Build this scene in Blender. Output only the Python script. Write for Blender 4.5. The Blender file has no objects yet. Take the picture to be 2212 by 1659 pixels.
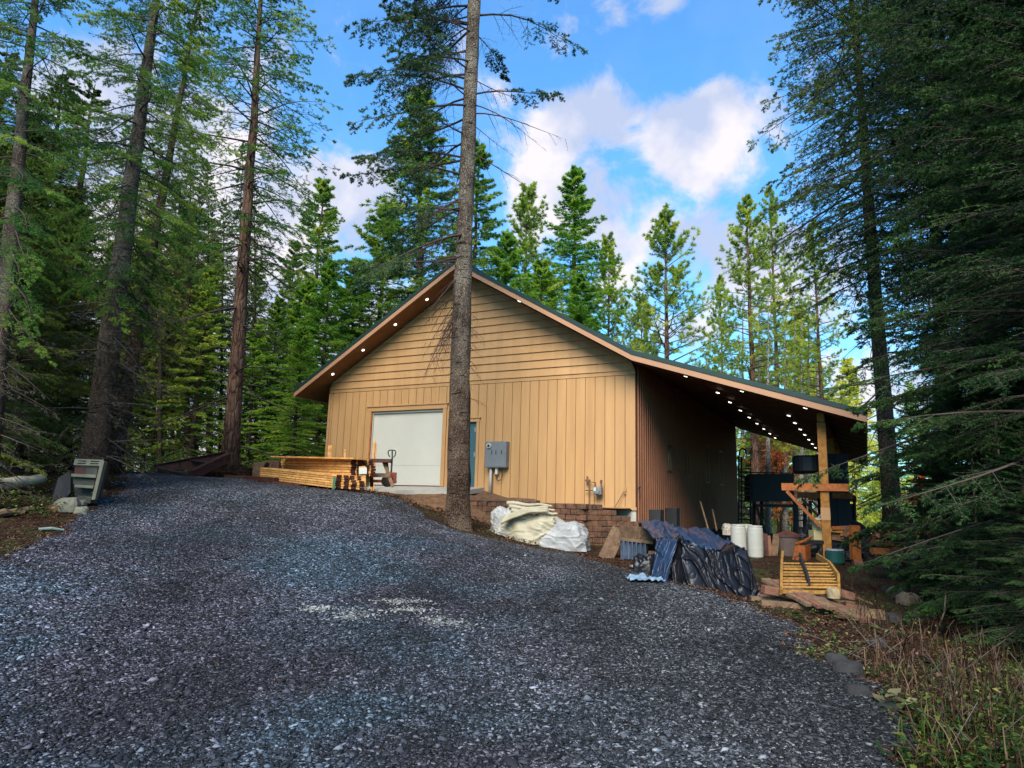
import bpy, math, random
import numpy as np
from mathutils import Vector, Matrix
random.seed(7)
D = bpy.data
sc = bpy.context.scene
col = sc.collection
# ------------------------------------------------------------------ camera
F = 1472.0; PIT = .1704; ROLL = .0274; EYE = 1.6
cp, sp, cr, sr = math.cos(PIT), math.sin(PIT), math.cos(ROLL), math.sin(ROLL)
FW = Vector((0, cp, sp)); X_ = Vector((1, 0, 0)); U_ = Vector((0, -sp, cp))
RT = X_*cr + U_*sr; UP = U_*cr - X_*sr
cd = D.cameras.new('camera'); cam = D.objects.new('camera', cd); col.objects.link(cam)
cam.matrix_world = Matrix(((RT.x, UP.x, -FW.x, 0), (RT.y, UP.y, -FW.y, 0), (RT.z, UP.z, -FW.z, EYE), (0, 0, 0, 1)))
cd.sensor_width = 36; cd.lens = 36*F/2212; cd.clip_end = 3000
sc.camera = cam
# ------------------------------------------------------------------ light
SUN_EL, SUN_AZ, SKY_STR = 40, 194, .12     # azimuth: clockwise from +Y
SUN_STR, SUN_ANG = 5.0, 36
w = D.worlds.new('World'); sc.world = w; w.use_nodes = True
nt = w.node_tree; nt.nodes.clear()
def N(t, **k):
    n = nt.nodes.new(t)
    for a, b in k.items(): setattr(n, a, b)
    return n
def L(a, b): nt.links.new(a, b)
def ray(px, py):
    return (FW + RT*((px-1106)/F) + UP*(-(py-829.5)/F))
tc = N('ShaderNodeTexCoord')
sky = N('ShaderNodeTexSky', sky_type='NISHITA'); sky.sun_disc = False
sky.sun_elevation = math.radians(SUN_EL); sky.sun_rotation = math.radians(SUN_AZ); sky.air_density = 1.6; sky.dust_density = .4; sky.ozone_density = 2.5
tintn = N('ShaderNodeMix', data_type='RGBA', blend_type='MULTIPLY'); tintn.inputs[0].default_value = 1
L(sky.outputs[0], tintn.inputs[6]); tintn.inputs[7].default_value = (.42, 1.06, 1.62, 1)
blobs = [(1115, 255, 95, 1), (1200, 270, 60, .9), (1290, 235, 60, .9), (1240, 330, 110, .55), (1420, 290, 75, .9), (1540, 250, 75, 1.0), (1500, 340, 120, .6),
         (1640, 330, 110, .7), (1690, 200, 60, 1.0), (1230, 450, 120, .7), (1120, 400, 80, .7), (1600, 520, 90, 1), (1720, 600, 120, .8), (1450, 640, 130, .6),
         (780, 380, 90, 1.1), (760, 470, 80, .9), (640, 420, 120, .8), (400, 300, 150, 1.2), (250, 450, 150, 1.2), (420, 600, 180, 1.2), (560, 880, 350, 1.5), (150, 900, 350, 1.5),
         (1235, 70, 40, .6), (1200, 110, 30, .5), (1440, 5, 45, .6), (180, 120, 120, .8), (900, 900, 260, .8), (1900, 900, 200, .9), (1320, 480, 80, .7), (2000, 450, 130, .9), (1580, 570, 80, .7), (1350, 560, 90, .6), (1150, 520, 90, .8), (1480, 420, 90, .5)]
acc = None
for (bx, by, br, wt) in blobs:
    d = ray(bx, by).normalized()
    vd = N('ShaderNodeVectorMath', operation='DISTANCE'); L(tc.outputs['Generated'], vd.inputs[0]); vd.inputs[1].default_value = d
    m1 = N('ShaderNodeMapRange', interpolation_type='SMOOTHSTEP'); m1.inputs[1].default_value = 0; m1.inputs[2].default_value = 1.6*br/F; m1.inputs[3].default_value = wt; m1.inputs[4].default_value = 0
    L(vd.outputs['Value'], m1.inputs[0])
    if acc is None: acc = m1.outputs[0]
    else:
        a = N('ShaderNodeMath', operation='ADD'); L(acc, a.inputs[0]); L(m1.outputs[0], a.inputs[1]); acc = a.outputs[0]
no = N('ShaderNodeTexNoise'); no.inputs['Scale'].default_value = 10; no.inputs['Detail'].default_value = 9; no.inputs['Roughness'].default_value = .6; no.inputs['Distortion'].default_value = .3
L(tc.outputs['Generated'], no.inputs['Vector'])
ns = N('ShaderNodeMath', operation='MULTIPLY_ADD'); L(no.outputs[0], ns.inputs[0]); ns.inputs[1].default_value = 4.8; ns.inputs[2].default_value = -2.6
am = N('ShaderNodeMath', operation='ADD'); L(acc, am.inputs[0]); L(ns.outputs[0], am.inputs[1])
cm = N('ShaderNodeMapRange', interpolation_type='SMOOTHSTEP'); L(am.outputs[0], cm.inputs[0])
cm.inputs[1].default_value = .05; cm.inputs[2].default_value = 1.05; cm.inputs[3].default_value = 0.08; cm.inputs[4].default_value = .97
no2 = N('ShaderNodeTexNoise'); no2.inputs['Scale'].default_value = 7; no2.inputs['Detail'].default_value = 6
L(tc.outputs['Generated'], no2.inputs['Vector'])
ccr = N('ShaderNodeValToRGB'); L(no2.outputs[0], ccr.inputs[0])
ccr.color_ramp.elements[0].position = .42; ccr.color_ramp.elements[0].color = (3.1, 3.6, 4.9, 1)
ccr.color_ramp.elements[1].position = .57; ccr.color_ramp.elements[1].color = (5.6, 5.3, 5.5, 1)
mx = N('ShaderNodeMix', data_type='RGBA'); L(cm.outputs[0], mx.inputs[0]); L(tintn.outputs[2], mx.inputs[6]); L(ccr.outputs[0], mx.inputs[7])
bg = N('ShaderNodeBackground'); bg.inputs[1].default_value = SKY_STR; L(mx.outputs[2], bg.inputs[0])
wo = N('ShaderNodeOutputWorld'); L(bg.outputs[0], wo.inputs[0])
sl = D.lights.new('sun', 'SUN'); sl.energy = SUN_STR; sl.angle = math.radians(SUN_ANG); sl.color = (1, .93, .82)
so = D.objects.new('sun', sl); col.objects.link(so)
az = math.radians(SUN_AZ); el = math.radians(SUN_EL)
sdir = Vector((math.sin(az)*math.cos(el), math.cos(az)*math.cos(el), math.sin(el)))
so.rotation_euler = sdir.to_track_quat('Z', 'Y').to_euler()
sc.view_settings.view_transform = 'Standard'; sc.view_settings.look = 'None'; sc.view_settings.gamma = 1
sc.view_settings.exposure = 0.62
sc.cycles.max_bounces = 6; sc.cycles.diffuse_bounces = 3; sc.cycles.glossy_bounces = 2; sc.cycles.transparent_max_bounces = 4
# ------------------------------------------------------------------ pixel to world helpers (rays of the photograph's camera)
EP = Vector((0, 0, EYE))
def at(px, py, Y):
    r = ray(px, py); return EP + r*(Y/r.y)
YAW = .4794; R0 = Vector((3.5417, 19.2818, 1.501))
BX = Vector((math.cos(YAW), -math.sin(YAW), 0)); BY = Vector((math.sin(YAW), math.cos(YAW), 0)); BZ = Vector((0, 0, 1))
def B(x, y, z): return R0 + BX*x + BY*y + BZ*z
def BM(x, y, z):
    p = B(x, y, z); return Matrix(((BX.x, BY.x, 0, p.x), (BX.y, BY.y, 0, p.y), (0, 0, 1, p.z), (0, 0, 0, 1)))
def atv(px, py, v=0.):
    r = ray(px, py); t = (v - (EP-R0).dot(BY))/r.dot(BY); q = EP + r*t - R0
    return Vector((q.dot(BX), v, q.z))
def atz(px, py, z):
    r = ray(px, py); return EP + r*((z-EYE)/r.z)
# ------------------------------------------------------------------ ground height
ctrl = [(-6, -6, 0.), (6, -6, -.4), (0, 0, 0), (-4, 0, .1), (3, 0, 0), (0, 4.5, .04), (-25, 14, 2.3), (-20, 4, 1.2), (-14, 26, 2.1), (-22, 34, .8), (-15, 50, -1.5), (-4, 45, -1), (10, 36, .4), (16, 40, .2),
        (30, 40, 0), (20, 6, -1.0), (10, 14, -.1), (9, 7, -.6), (14, 22, .1), (15, -10, -.8), (-15, -10, 0), (-60, 0, 0), (60, 0, -3), (-60, 80, -4), (60, 80, -2), (0, 100, -4), (0, -60, 0), (-9, 30, 1.6)]
for (px, py, Y) in [(0, 1500, 5.8), (1100, 1300, 9.5), (1900, 1550, 5.5), (1625, 1287, 10.4), (1300, 1212, 15), (1760, 1345, 8.8), (1257, 1178, 17.8), (990, 1142, 16.5), (930, 1108, 16.8),
                    (860, 1075, 17.2), (740, 1062, 17.6), (560, 1045, 19), (420, 1030, 22), (230, 1085, 13.5), (160, 1110, 12.5), (0, 1200, 9), (0, 1040, 14), (700, 1300, 9), (500, 1150, 13),
                    (800, 1150, 13.5), (1100, 1190, 14), (1400, 1300, 9.6), (2100, 1500, 6)]:
    p = at(px, py, Y); ctrl.append((p.x, p.y, p.z))
for (x, y, z) in [(4.8, 0, -1.08), (2.5, -1.5, -1.05), (1, 2, -1.0), (3, 8, -1.1), (4, 15, -1.15), (-5.5, -3, -.1), (-8, -2.2, .38), (-12, -1, .5), (-1, -2.2, -1.0), (-12, 6, .3), (-10, 14, .0)]:
    p = B(x, y, z); ctrl.append((p.x, p.y, p.z))
CT = np.array(ctrl)
def _phi(r2): return .5*r2*np.log(r2+1e-9)
_n = len(CT)
_A = np.zeros((_n+3, _n+3)); _d = ((CT[:, None, :2]-CT[None, :, :2])**2).sum(-1)
_A[:_n, :_n] = _phi(_d) + np.eye(_n)*.6; _A[:_n, _n] = 1; _A[:_n, _n+1:] = CT[:, :2]; _A[_n, :_n] = 1; _A[_n+1:, :_n] = CT[:, :2].T
_w = np.linalg.solve(_A, np.r_[CT[:, 2], 0, 0, 0])
def _hash(i, j, s): 
    v = np.sin(i*127.1+j*311.7+s*74.7)*43758.5453; return v-np.floor(v)
def vnoise(x, y, s=0):
    i = np.floor(x); j = np.floor(y); f = x-i; g = y-j; f = f*f*(3-2*f); g = g*g*(3-2*g)
    a = _hash(i, j, s); b = _hash(i+1, j, s); c = _hash(i, j+1, s); d = _hash(i+1, j+1, s)
    return (a*(1-f)+b*f)*(1-g)+(c*(1-f)+d*f)*g
def G(x, y):
    x = np.asarray(x, float); y = np.asarray(y, float); sh = x.shape; x = x.ravel(); y = y.ravel()
    z = np.zeros_like(x)
    for k in range(0, len(x), 20000):
        a, b = x[k:k+20000], y[k:k+20000]
        ac = np.clip(a, -58, 58); bc = np.clip(b, -55, 95)
        d = (ac[:, None]-CT[None, :, 0])**2+(bc[:, None]-CT[None, :, 1])**2
        z[k:k+20000] = _phi(d)@_w[:_n]+_w[_n]+_w[_n+1]*ac+_w[_n+2]*bc
    z += .05*(vnoise(x*.9, y*.9, 1)-.5)+.03*(vnoise(x*2.3, y*2.3, 2)-.5)
    return z.reshape(sh)
def g1(x, y): return float(G(np.array([x]), np.array([y]))[0])
def atg(px, py, dz=0.):
    r = ray(px, py); lo = 2.5; hi = 60
    t = np.linspace(lo, hi, 600)/r.y
    z = EYE+r.z*t-G(r.x*t, r.y*t)-dz
    k = np.argmax(z < 0)
    if z[k] >= 0: k = 300
    if k > 0:
        f = z[k-1]/(z[k-1]-z[k]+1e-9); tt = t[k-1]+(t[k]-t[k-1])*f
    else: tt = t[0]
    return EP+r*tt
# driveway outline
dr = [(-14, 2), (-13, 5)]+[tuple(at(*q)[:2]) for q in [(0, 1205, 9), (120, 1150, 11), (225, 1090, 13.3), (262, 1045, 16.5), (325, 1026, 22), (400, 1020, 25), (500, 1022, 24.5), (545, 1045, 19.2), (700, 1060, 17.8), (860, 1077, 17.0), (935, 1112, 16.2), (1040, 1168, 15.8),
      (1250, 1195, 15.3), (1320, 1225, 13.2), (1420, 1262, 11.7), (1610, 1305, 9.9), (1700, 1365, 8.2), (1850, 1500, 6.2), (1990, 1659, 4.6)]]+[(3.6, -4), (-14, -4)]
dr = np.array(dr)
def sdist(x, y, P):
    x = np.asarray(x, float); y = np.asarray(y, float); best = np.full(x.shape, 1e9); ins = np.zeros(x.shape, bool)
    for k in range(len(P)):
        a = P[k]; b = P[(k+1) % len(P)]; e = b-a; t = np.clip(((x-a[0])*e[0]+(y-a[1])*e[1])/(e@e), 0, 1)
        best = np.minimum(best, np.hypot(x-a[0]-t*e[0], y-a[1]-t*e[1]))
        c = ((a[1] > y) != (b[1] > y)) & (x < (b[0]-a[0])*(y-a[1])/(b[1]-a[1]+1e-12)+a[0]); ins ^= c
    return np.where(ins, best, -best)
def dmask(x, y):
    return sdist(x, y, dr)+.5*(vnoise(x*1.1, y*1.1, 5)-.5)+.35*(vnoise(x*3.3, y*3.3, 6)-.5)
# ------------------------------------------------------------------ object helpers
def tag(o, label, cat=None, group=None, kind=None):
    if label: o['label'] = label
    if cat: o['category'] = cat
    if group: o['group'] = group
    if kind: o['kind'] = kind
    return o
def thing(name, label, cat, loc, group=None, M=None):
    o = D.objects.new(name, None); o.empty_display_size = .2; col.objects.link(o)
    o.matrix_world = M if M is not None else Matrix.Translation(loc)
    return tag(o, label, cat, group)
def npmesh(name, V, Fc, attr=None, smooth=False):
    """V (n,3); Fc (m,k) constant-size faces"""
    me = D.meshes.new(name); V = np.asarray(V, np.float32); Fc = np.asarray(Fc, np.int32); m, k = Fc.shape
    me.vertices.add(len(V)); me.vertices.foreach_set('co', V.ravel())
    me.loops.add(m*k); me.loops.foreach_set('vertex_index', Fc.ravel())
    me.polygons.add(m); me.polygons.foreach_set('loop_start', np.arange(0, m*k, k, dtype=np.int32))
    if smooth: me.polygons.foreach_set('use_smooth', np.ones(m, bool))
    me.update(calc_edges=True)
    if attr is not None:
        for an, av in attr.items():
            a = me.attributes.new(an, 'FLOAT', 'POINT'); a.data.foreach_set('value', np.asarray(av, np.float32))
    return me
def link(name, me, mat, parent=None):
    o = D.objects.new(name, me); col.objects.link(o)
    if mat: me.materials.clear(); me.materials.append(mat)
    if parent: o.parent = parent
    return o
class MB:
    def __init__(s): s.v = []; s.f = []
    def add(s, vs, fs):
        n = len(s.v); s.v += [Vector(q) for q in vs]; s.f += [[i+n for i in f] for f in fs]; return s
    def box(s, c, d, M=None, taper=0):
        c = Vector(c); h = Vector(d)*.5; vs = []
        for z in (-1, 1):
            for x, y in ((-1, -1), (1, -1), (1, 1), (-1, 1)):
                k = 1-taper if z > 0 else 1
                p = Vector((c.x+x*h.x*k, c.y+y*h.y*k, c.z+z*h.z)); vs.append(M@p if M else p)
        return s.add(vs, [(3, 2, 1, 0), (4, 5, 6, 7), (0, 1, 5, 4), (1, 2, 6, 5), (2, 3, 7, 6), (3, 0, 4, 7)])
    def beam(s, a, b, w, h, up=(0, 0, 1)):
        a = Vector(a); b = Vector(b); t = (b-a).normalized(); u = Vector(up); sd = t.cross(u)
        if sd.length < 1e-3: sd = t.cross(Vector((1, 0, 0)))
        sd.normalize(); u = sd.cross(t); vs = []
        for p in (a, b):
            for x, y in ((-1, -1), (1, -1), (1, 1), (-1, 1)): vs.append(p+sd*(x*w/2)+u*(y*h/2))
        return s.add(vs, [(0, 1, 2, 3), (7, 6, 5, 4), (1, 0, 4, 5), (2, 1, 5, 6), (3, 2, 6, 7), (0, 3, 7, 4)])
    def tube(s, pts, rad, n=10, cap=True):
        pts = [Vector(p) for p in pts]; m = len(pts)
        if not isinstance(rad, (list, tuple)): rad = [rad]*m
        t0 = (pts[1]-pts[0]).normalized(); r = t0.orthogonal().normalized(); vs = []
        for i, p in enumerate(pts):
            t = (pts[min(i+1, m-1)]-pts[max(i-1, 0)]).normalized(); r = (r-t*r.dot(t)).normalized(); q = t.cross(r)
            for k in range(n):
                a = 2*math.pi*k/n; vs.append(p+(r*math.cos(a)+q*math.sin(a))*rad[i])
        fs = [(i*n+k, i*n+(k+1) % n, (i+1)*n+(k+1) % n, (i+1)*n+k) for i in range(m-1) for k in range(n)]
        if cap: fs += [tuple(range(n))[::-1], tuple((m-1)*n+k for k in range(n))]
        return s.add(vs, fs)
    def prism(s, poly, off):
        off = Vector(off); n = len(poly); vs = [Vector(p) for p in poly]+[Vector(p)+off for p in poly]
        return s.add(vs, [tuple(range(n))[::-1], tuple(range(n, 2*n))]+[(i, (i+1) % n, (i+1) % n+n, i+n) for i in range(n)])
    def grid(s, fn, nu, nv, closed=False):
        vs = [fn(i/(nu-1), j/(nv-1)) for j in range(nv) for i in range(nu)]
        return s.add(vs, [(j*nu+i, j*nu+i+1, (j+1)*nu+i+1, (j+1)*nu+i) for j in range(nv-1) for i in range(nu-1)])
    def build(s, name, mat, parent=None, smooth=False, bevel=0, sub=0):
        vs = s.v
        if parent:
            r_ = parent
            while r_.parent: r_ = r_.parent
            Mi = r_.matrix_world.inverted(); vs = [Mi@v for v in vs]
        me = D.meshes.new(name); me.from_pydata(vs, [], s.f); me.update()
        if smooth: me.polygons.foreach_set('use_smooth', [True]*len(me.polygons))
        o = link(name, me, mat, parent)
        if bevel:
            b = o.modifiers.new('bevel', 'BEVEL'); b.width = bevel; b.segments = 2; b.limit_method = 'ANGLE'
        if sub:
            b = o.modifiers.new('sub', 'SUBSURF'); b.levels = b.render_levels = sub
        return o
# ------------------------------------------------------------------ materials
def newmat(name):
    global nt
    m = D.materials.new(name); m.use_nodes = True; nt = m.node_tree; nt.nodes.clear()
    o = N('ShaderNodeOutputMaterial'); p = N('ShaderNodeBsdfPrincipled'); L(p.outputs[0], o.inputs[0]); return m, p, o
def coords(stretch=(1, 1, 1), kind='Object'):
    t = N('ShaderNodeTexCoord'); mp = N('ShaderNodeMapping'); L(t.outputs[kind], mp.inputs[0]); mp.inputs['Scale'].default_value = stretch; return mp.outputs[0]
def ramp(fac, stops):
    r = N('ShaderNodeValToRGB'); L(fac, r.inputs[0]); e = r.color_ramp.elements
    while len(e) < len(stops): e.new(.5)
    for x, (p, c) in zip(e, stops): x.position = p; x.color = (*c, 1) if len(c) == 3 else c
    return r.outputs[0]
def noise(vec, s, det=4, ro=.55, dist=0):
    n = N('ShaderNodeTexNoise'); L(vec, n.inputs['Vector']); n.inputs['Scale'].default_value = s; n.inputs['Detail'].default_value = det; n.inputs['Roughness'].default_value = ro; n.inputs['Distortion'].default_value = dist
    return n.outputs[0]
def mixc(f, a, b, bt='MIX'):
    m = N('ShaderNodeMix', data_type='RGBA', blend_type=bt)
    for s_, v in ((0, f), (6, a), (7, b)):
        if hasattr(v, 'links'): L(v, m.inputs[s_])
        else: m.inputs[s_].default_value = v if s_ == 0 else (*v, 1)
    return m.outputs[2]
def bumpn(p, h, st=.3, dist=.02):
    b = N('ShaderNodeBump'); L(h, b.inputs['Height']); b.inputs['Strength'].default_value = st; b.inputs['Distance'].default_value = dist; L(b.outputs[0], p.inputs['Normal'])
def mat(name, c, rough=.7, var=.25, sc_=3, bump=.15, bs=30, metal=0, stretch=(1, 1, 1), c2=None, emit=0, spec=.4):
    m, p, o = newmat(name); v = coords(stretch)
    c2 = c2 or tuple(x*(1-var) for x in c); c1 = tuple(min(1, x*(1+var*.6)) for x in c)
    cc = ramp(noise(v, sc_, 6, .65), [(.32, c2), (.68, c1)]); L(cc, p.inputs['Base Color'])
    p.inputs['Roughness'].default_value = rough; p.inputs['Metallic'].default_value = metal; p.inputs['Specular IOR Level'].default_value = spec
    if bump: bumpn(p, noise(v, bs, 4, .6), bump, .01)
    if emit: p.inputs['Emission Color'].default_value = (*c, 1); p.inputs['Emission Strength'].default_value = emit
    return m
def woodmat(name, c, c2, rough=.65, s=6, bump=.25):
    m, p, o = newmat(name)
    g = N('ShaderNodeNewGeometry'); t = N('ShaderNodeTexCoord'); oi = N('ShaderNodeObjectInfo')
    ad = N('ShaderNodeVectorMath', operation='ADD'); L(t.outputs['Object'], ad.inputs[0]); L(oi.outputs['Random'], ad.inputs[1])
    n1 = noise(ad.outputs[0], s, 5, .7, 1.2); 
    mp = N('ShaderNodeMapping'); L(ad.outputs[0], mp.inputs[0]); mp.inputs['Scale'].default_value = (.5, .5, 6)
    n2 = noise(mp.outputs[0], s*2.2, 5, .7)
    cc = mixc(n2, c2, c); cc = mixc(ramp(n1, [(.3, (0, 0, 0)), (.6, (1, 1, 1))]), tuple(x*.6 for x in c2), cc)
    hs = N('ShaderNodeHueSaturation'); L(cc, hs.inputs['Color']); mr = N('ShaderNodeMapRange'); L(oi.outputs['Random'], mr.inputs[0]); mr.inputs[3].default_value = .75; mr.inputs[4].default_value = 1.2; L(mr.outputs[0], hs.inputs['Value'])
    L(hs.outputs[0], p.inputs['Base Color']); p.inputs['Roughness'].default_value = rough; p.inputs['Specular IOR Level'].default_value = .25
    bumpn(p, n2, bump, .01); return m
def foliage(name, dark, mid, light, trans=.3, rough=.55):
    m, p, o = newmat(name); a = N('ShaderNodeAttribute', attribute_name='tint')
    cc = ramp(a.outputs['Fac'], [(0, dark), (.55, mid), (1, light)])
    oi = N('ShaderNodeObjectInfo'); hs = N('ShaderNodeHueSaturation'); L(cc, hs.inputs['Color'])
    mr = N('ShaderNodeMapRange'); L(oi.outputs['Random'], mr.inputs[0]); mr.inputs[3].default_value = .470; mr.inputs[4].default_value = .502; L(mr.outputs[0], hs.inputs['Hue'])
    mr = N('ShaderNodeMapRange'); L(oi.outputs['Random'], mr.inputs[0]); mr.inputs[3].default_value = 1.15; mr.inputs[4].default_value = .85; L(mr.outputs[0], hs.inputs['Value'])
    L(hs.outputs[0], p.inputs['Base Color']); p.inputs['Roughness'].default_value = rough; p.inputs['Specular IOR Level'].default_value = .25
    t = N('ShaderNodeBsdfTranslucent'); L(hs.outputs[0], t.inputs[0]); mx_ = N('ShaderNodeMixShader'); mx_.inputs[0].default_value = trans
    L(p.outputs[0], mx_.inputs[1]); L(t.outputs[0], mx_.inputs[2]); L(mx_.outputs[0], o.inputs[0]); return m
def barkmat(name, c, c2, scars=0, s=5, zs=.35):
    m, p, o = newmat(name); v = coords((1, 1, zs))
    vo = N('ShaderNodeTexVoronoi', feature='DISTANCE_TO_EDGE'); L(v, vo.inputs['Vector']); vo.inputs['Scale'].default_value = s*(7 if scars else 2.6)
    n1 = noise(v, s*(4 if scars else 2), 8, .75, .6); n2 = noise(coords((1, 1, 1)), 1.3, 4, .6)
    cc = ramp(n1, [(.3, tuple(x*.28 for x in c2)), (.5, c2), (.72, c)])
    cc = mixc(ramp(vo.outputs[0], [(0, (.75, .75, .75)), (.12, (0, 0, 0))]), cc, tuple(x*.3 for x in c2))
    cc = mixc(ramp(n2, [(.42, (0, 0, 0)), (.62, (1, 1, 1))]), cc, mixc(.5, cc, c))
    if scars:
        sv = coords((1, 1, 7)); sn = noise(sv, 2.8, 3, .6); cc = mixc(ramp(sn, [(.60, (0, 0, 0)), (.66, (1, 1, 1))]), cc, tuple(x*.15 for x in c2))
    if scars:
        t_ = N('ShaderNodeTexCoord'); sx_ = N('ShaderNodeSeparateXYZ'); L(t_.outputs['Object'], sx_.inputs[0]); mr_ = N('ShaderNodeMapRange'); L(sx_.outputs[2], mr_.inputs[0]); mr_.inputs[1].default_value = 2.5; mr_.inputs[2].default_value = 6.5; mr_.inputs[3].default_value = 1; mr_.inputs[4].default_value = 0
        cc = mixc(mr_.outputs[0], cc, mixc(1, cc, (.58, .46, .40), 'MULTIPLY'))
    L(cc, p.inputs['Base Color']); p.inputs['Roughness'].default_value = .9; p.inputs['Specular IOR Level'].default_value = .15
    h = N('ShaderNodeMath', operation='ADD'); L(n1, h.inputs[0]); r_ = ramp(vo.outputs[0], [(0, (0, 0, 0)), (.2, (1, 1, 1))]); L(r_, h.inputs[1])
    bumpn(p, h.outputs[0], .9, .05); return m
# building colours
M_tan = mat('tan_paint', (.41, .228, .090), .6, .1, 2.6, .12, 60, stretch=(1.3, 1, .12), c2=(.35, .185, .068))
M_tan2 = mat('trim_paint', (.39, .21, .085), .55, .08, 1.5, .08, 60)
M_fascia = mat('fascia_paint', (.36, .185, .095), .55, .1, 1, .06, 50)
M_soffit = mat('soffit_wood', (.19, .08, .024), .65, .25, 3, .1, 30)
M_roof = mat('green_metal', (.012, .032, .026), .45, .2, 2, .02, 30, spec=.3)
M_sidemetal = mat('brown_ribbed_metal', (.22, .085, .038), .6, .15, 2, .03, 10, metal=.15)
M_white = mat('white_door', (.44, .42, .35), .5, .05, 1.2, .02, 20)
M_blue = mat('blue_door', (.035, .09, .105), .45, .15, 2, .02, 30)
M_glass = mat('window_glass', (.04, .05, .06), .08, .1, 2, 0, spec=.6)
M_lamp = mat('lamp', (1, .93, .8), .5, 0, 1, 0, emit=2.2)
M_metal = mat('galvanised', (.36, .38, .40), .45, .12, 4, .03, 30, metal=.4)
M_cab = mat('grey_cabinet', (.14, .15, .155), .5, .1, 3, .03, 30, metal=.1)
M_pvc = mat('grey_conduit', (.32, .31, .30), .55, .1, 4, 0)
M_rust = mat('rusty_steel', (.07, .022, .014), .8, .5, 6, .3, 40, c2=(.022, .008, .007))
M_dark = mat('dark_steel', (.012, .012, .013), .55, .3, 4, .1, 20)
M_conc = mat('concrete', (.34, .31, .26), .85, .2, 3, .25, 40)
M_block = mat('retaining_block', (.13, .06, .03), .95, .45, 5, .9, 14, c2=(.035, .018, .012))
M_barrel = mat('white_plastic', (.36, .35, .30), .4, .1, 2, .03, 8)
M_post = woodmat('ochre_post', (.42, .19, .035), (.28, .11, .02))
M_orange = woodmat('orange_wood', (.44, .145, .035), (.26, .07, .015))
M_lumber = woodmat('fresh_lumber', (.78, .42, .14), (.52, .23, .06), s=4, bump=.1)
M_endgrain = woodmat('dark_board_ends', (.12, .035, .018), (.04, .013, .009), s=9)
M_old = woodmat('weathered_wood', (.24, .15, .085), (.10, .055, .03), .85, 7, .5)
M_oldred = woodmat('brown_planks', (.26, .12, .07), (.12, .05, .03), .8, 7, .4)
M_yel = woodmat('yellow_rungs', (.42, .22, .045), (.20, .09, .02), .6, 8)
M_rock = mat('rock', (.024, .022, .020), .9, .45, 4, .7, 12)
# trees
M_bark_c = barkmat('grey_fir_bark', (.40, .34, .26), (.13, .095, .068), 1)
M_bark_r = barkmat('red_pine_bark', (.24, .135, .085), (.10, .052, .034), 0, 3.2, .22)
M_bark_b = barkmat('brown_bark', (.15, .105, .07), (.06, .04, .028), 0)
M_bark_g = barkmat('pale_dead_bark', (.50, .44, .34), (.30, .26, .19), 0)
M_twig = mat('twigs', (.055, .037, .027), .9, .4, 5, 0)
M_twigg = mat('grey_twigs', (.09, .07, .05), .9, .4, 5, 0)
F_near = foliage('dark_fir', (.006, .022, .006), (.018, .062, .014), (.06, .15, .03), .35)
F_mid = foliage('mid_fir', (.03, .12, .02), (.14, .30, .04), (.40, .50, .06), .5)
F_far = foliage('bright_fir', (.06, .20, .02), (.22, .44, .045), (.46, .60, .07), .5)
F_pine = foliage('pine', (.09, .20, .03), (.28, .42, .05), (.52, .58, .08), .5)
F_larch = foliage('larch', (.35, .48, .05), (.58, .68, .09), (.70, .72, .14), .5)
F_lichen = foliage('lichen', (.045, .038, .022), (.085, .075, .045), (.14, .13, .08), .2)
F_olive = foliage('olive_fir', (.02, .05, .01), (.075, .14, .022), (.28, .34, .05), .4)
F_orange = foliage('autumn_leaves', (.50, .12, .03), (.80, .26, .07), (.85, .42, .12), .5)
F_leaf = foliage('weed_leaves', (.006, .025, .005), (.022, .07, .010), (.12, .15, .02), .4)
F_straw = foliage('dry_grass', (.03, .015, .006), (.075, .045, .016), (.16, .11, .045), .3)
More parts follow.
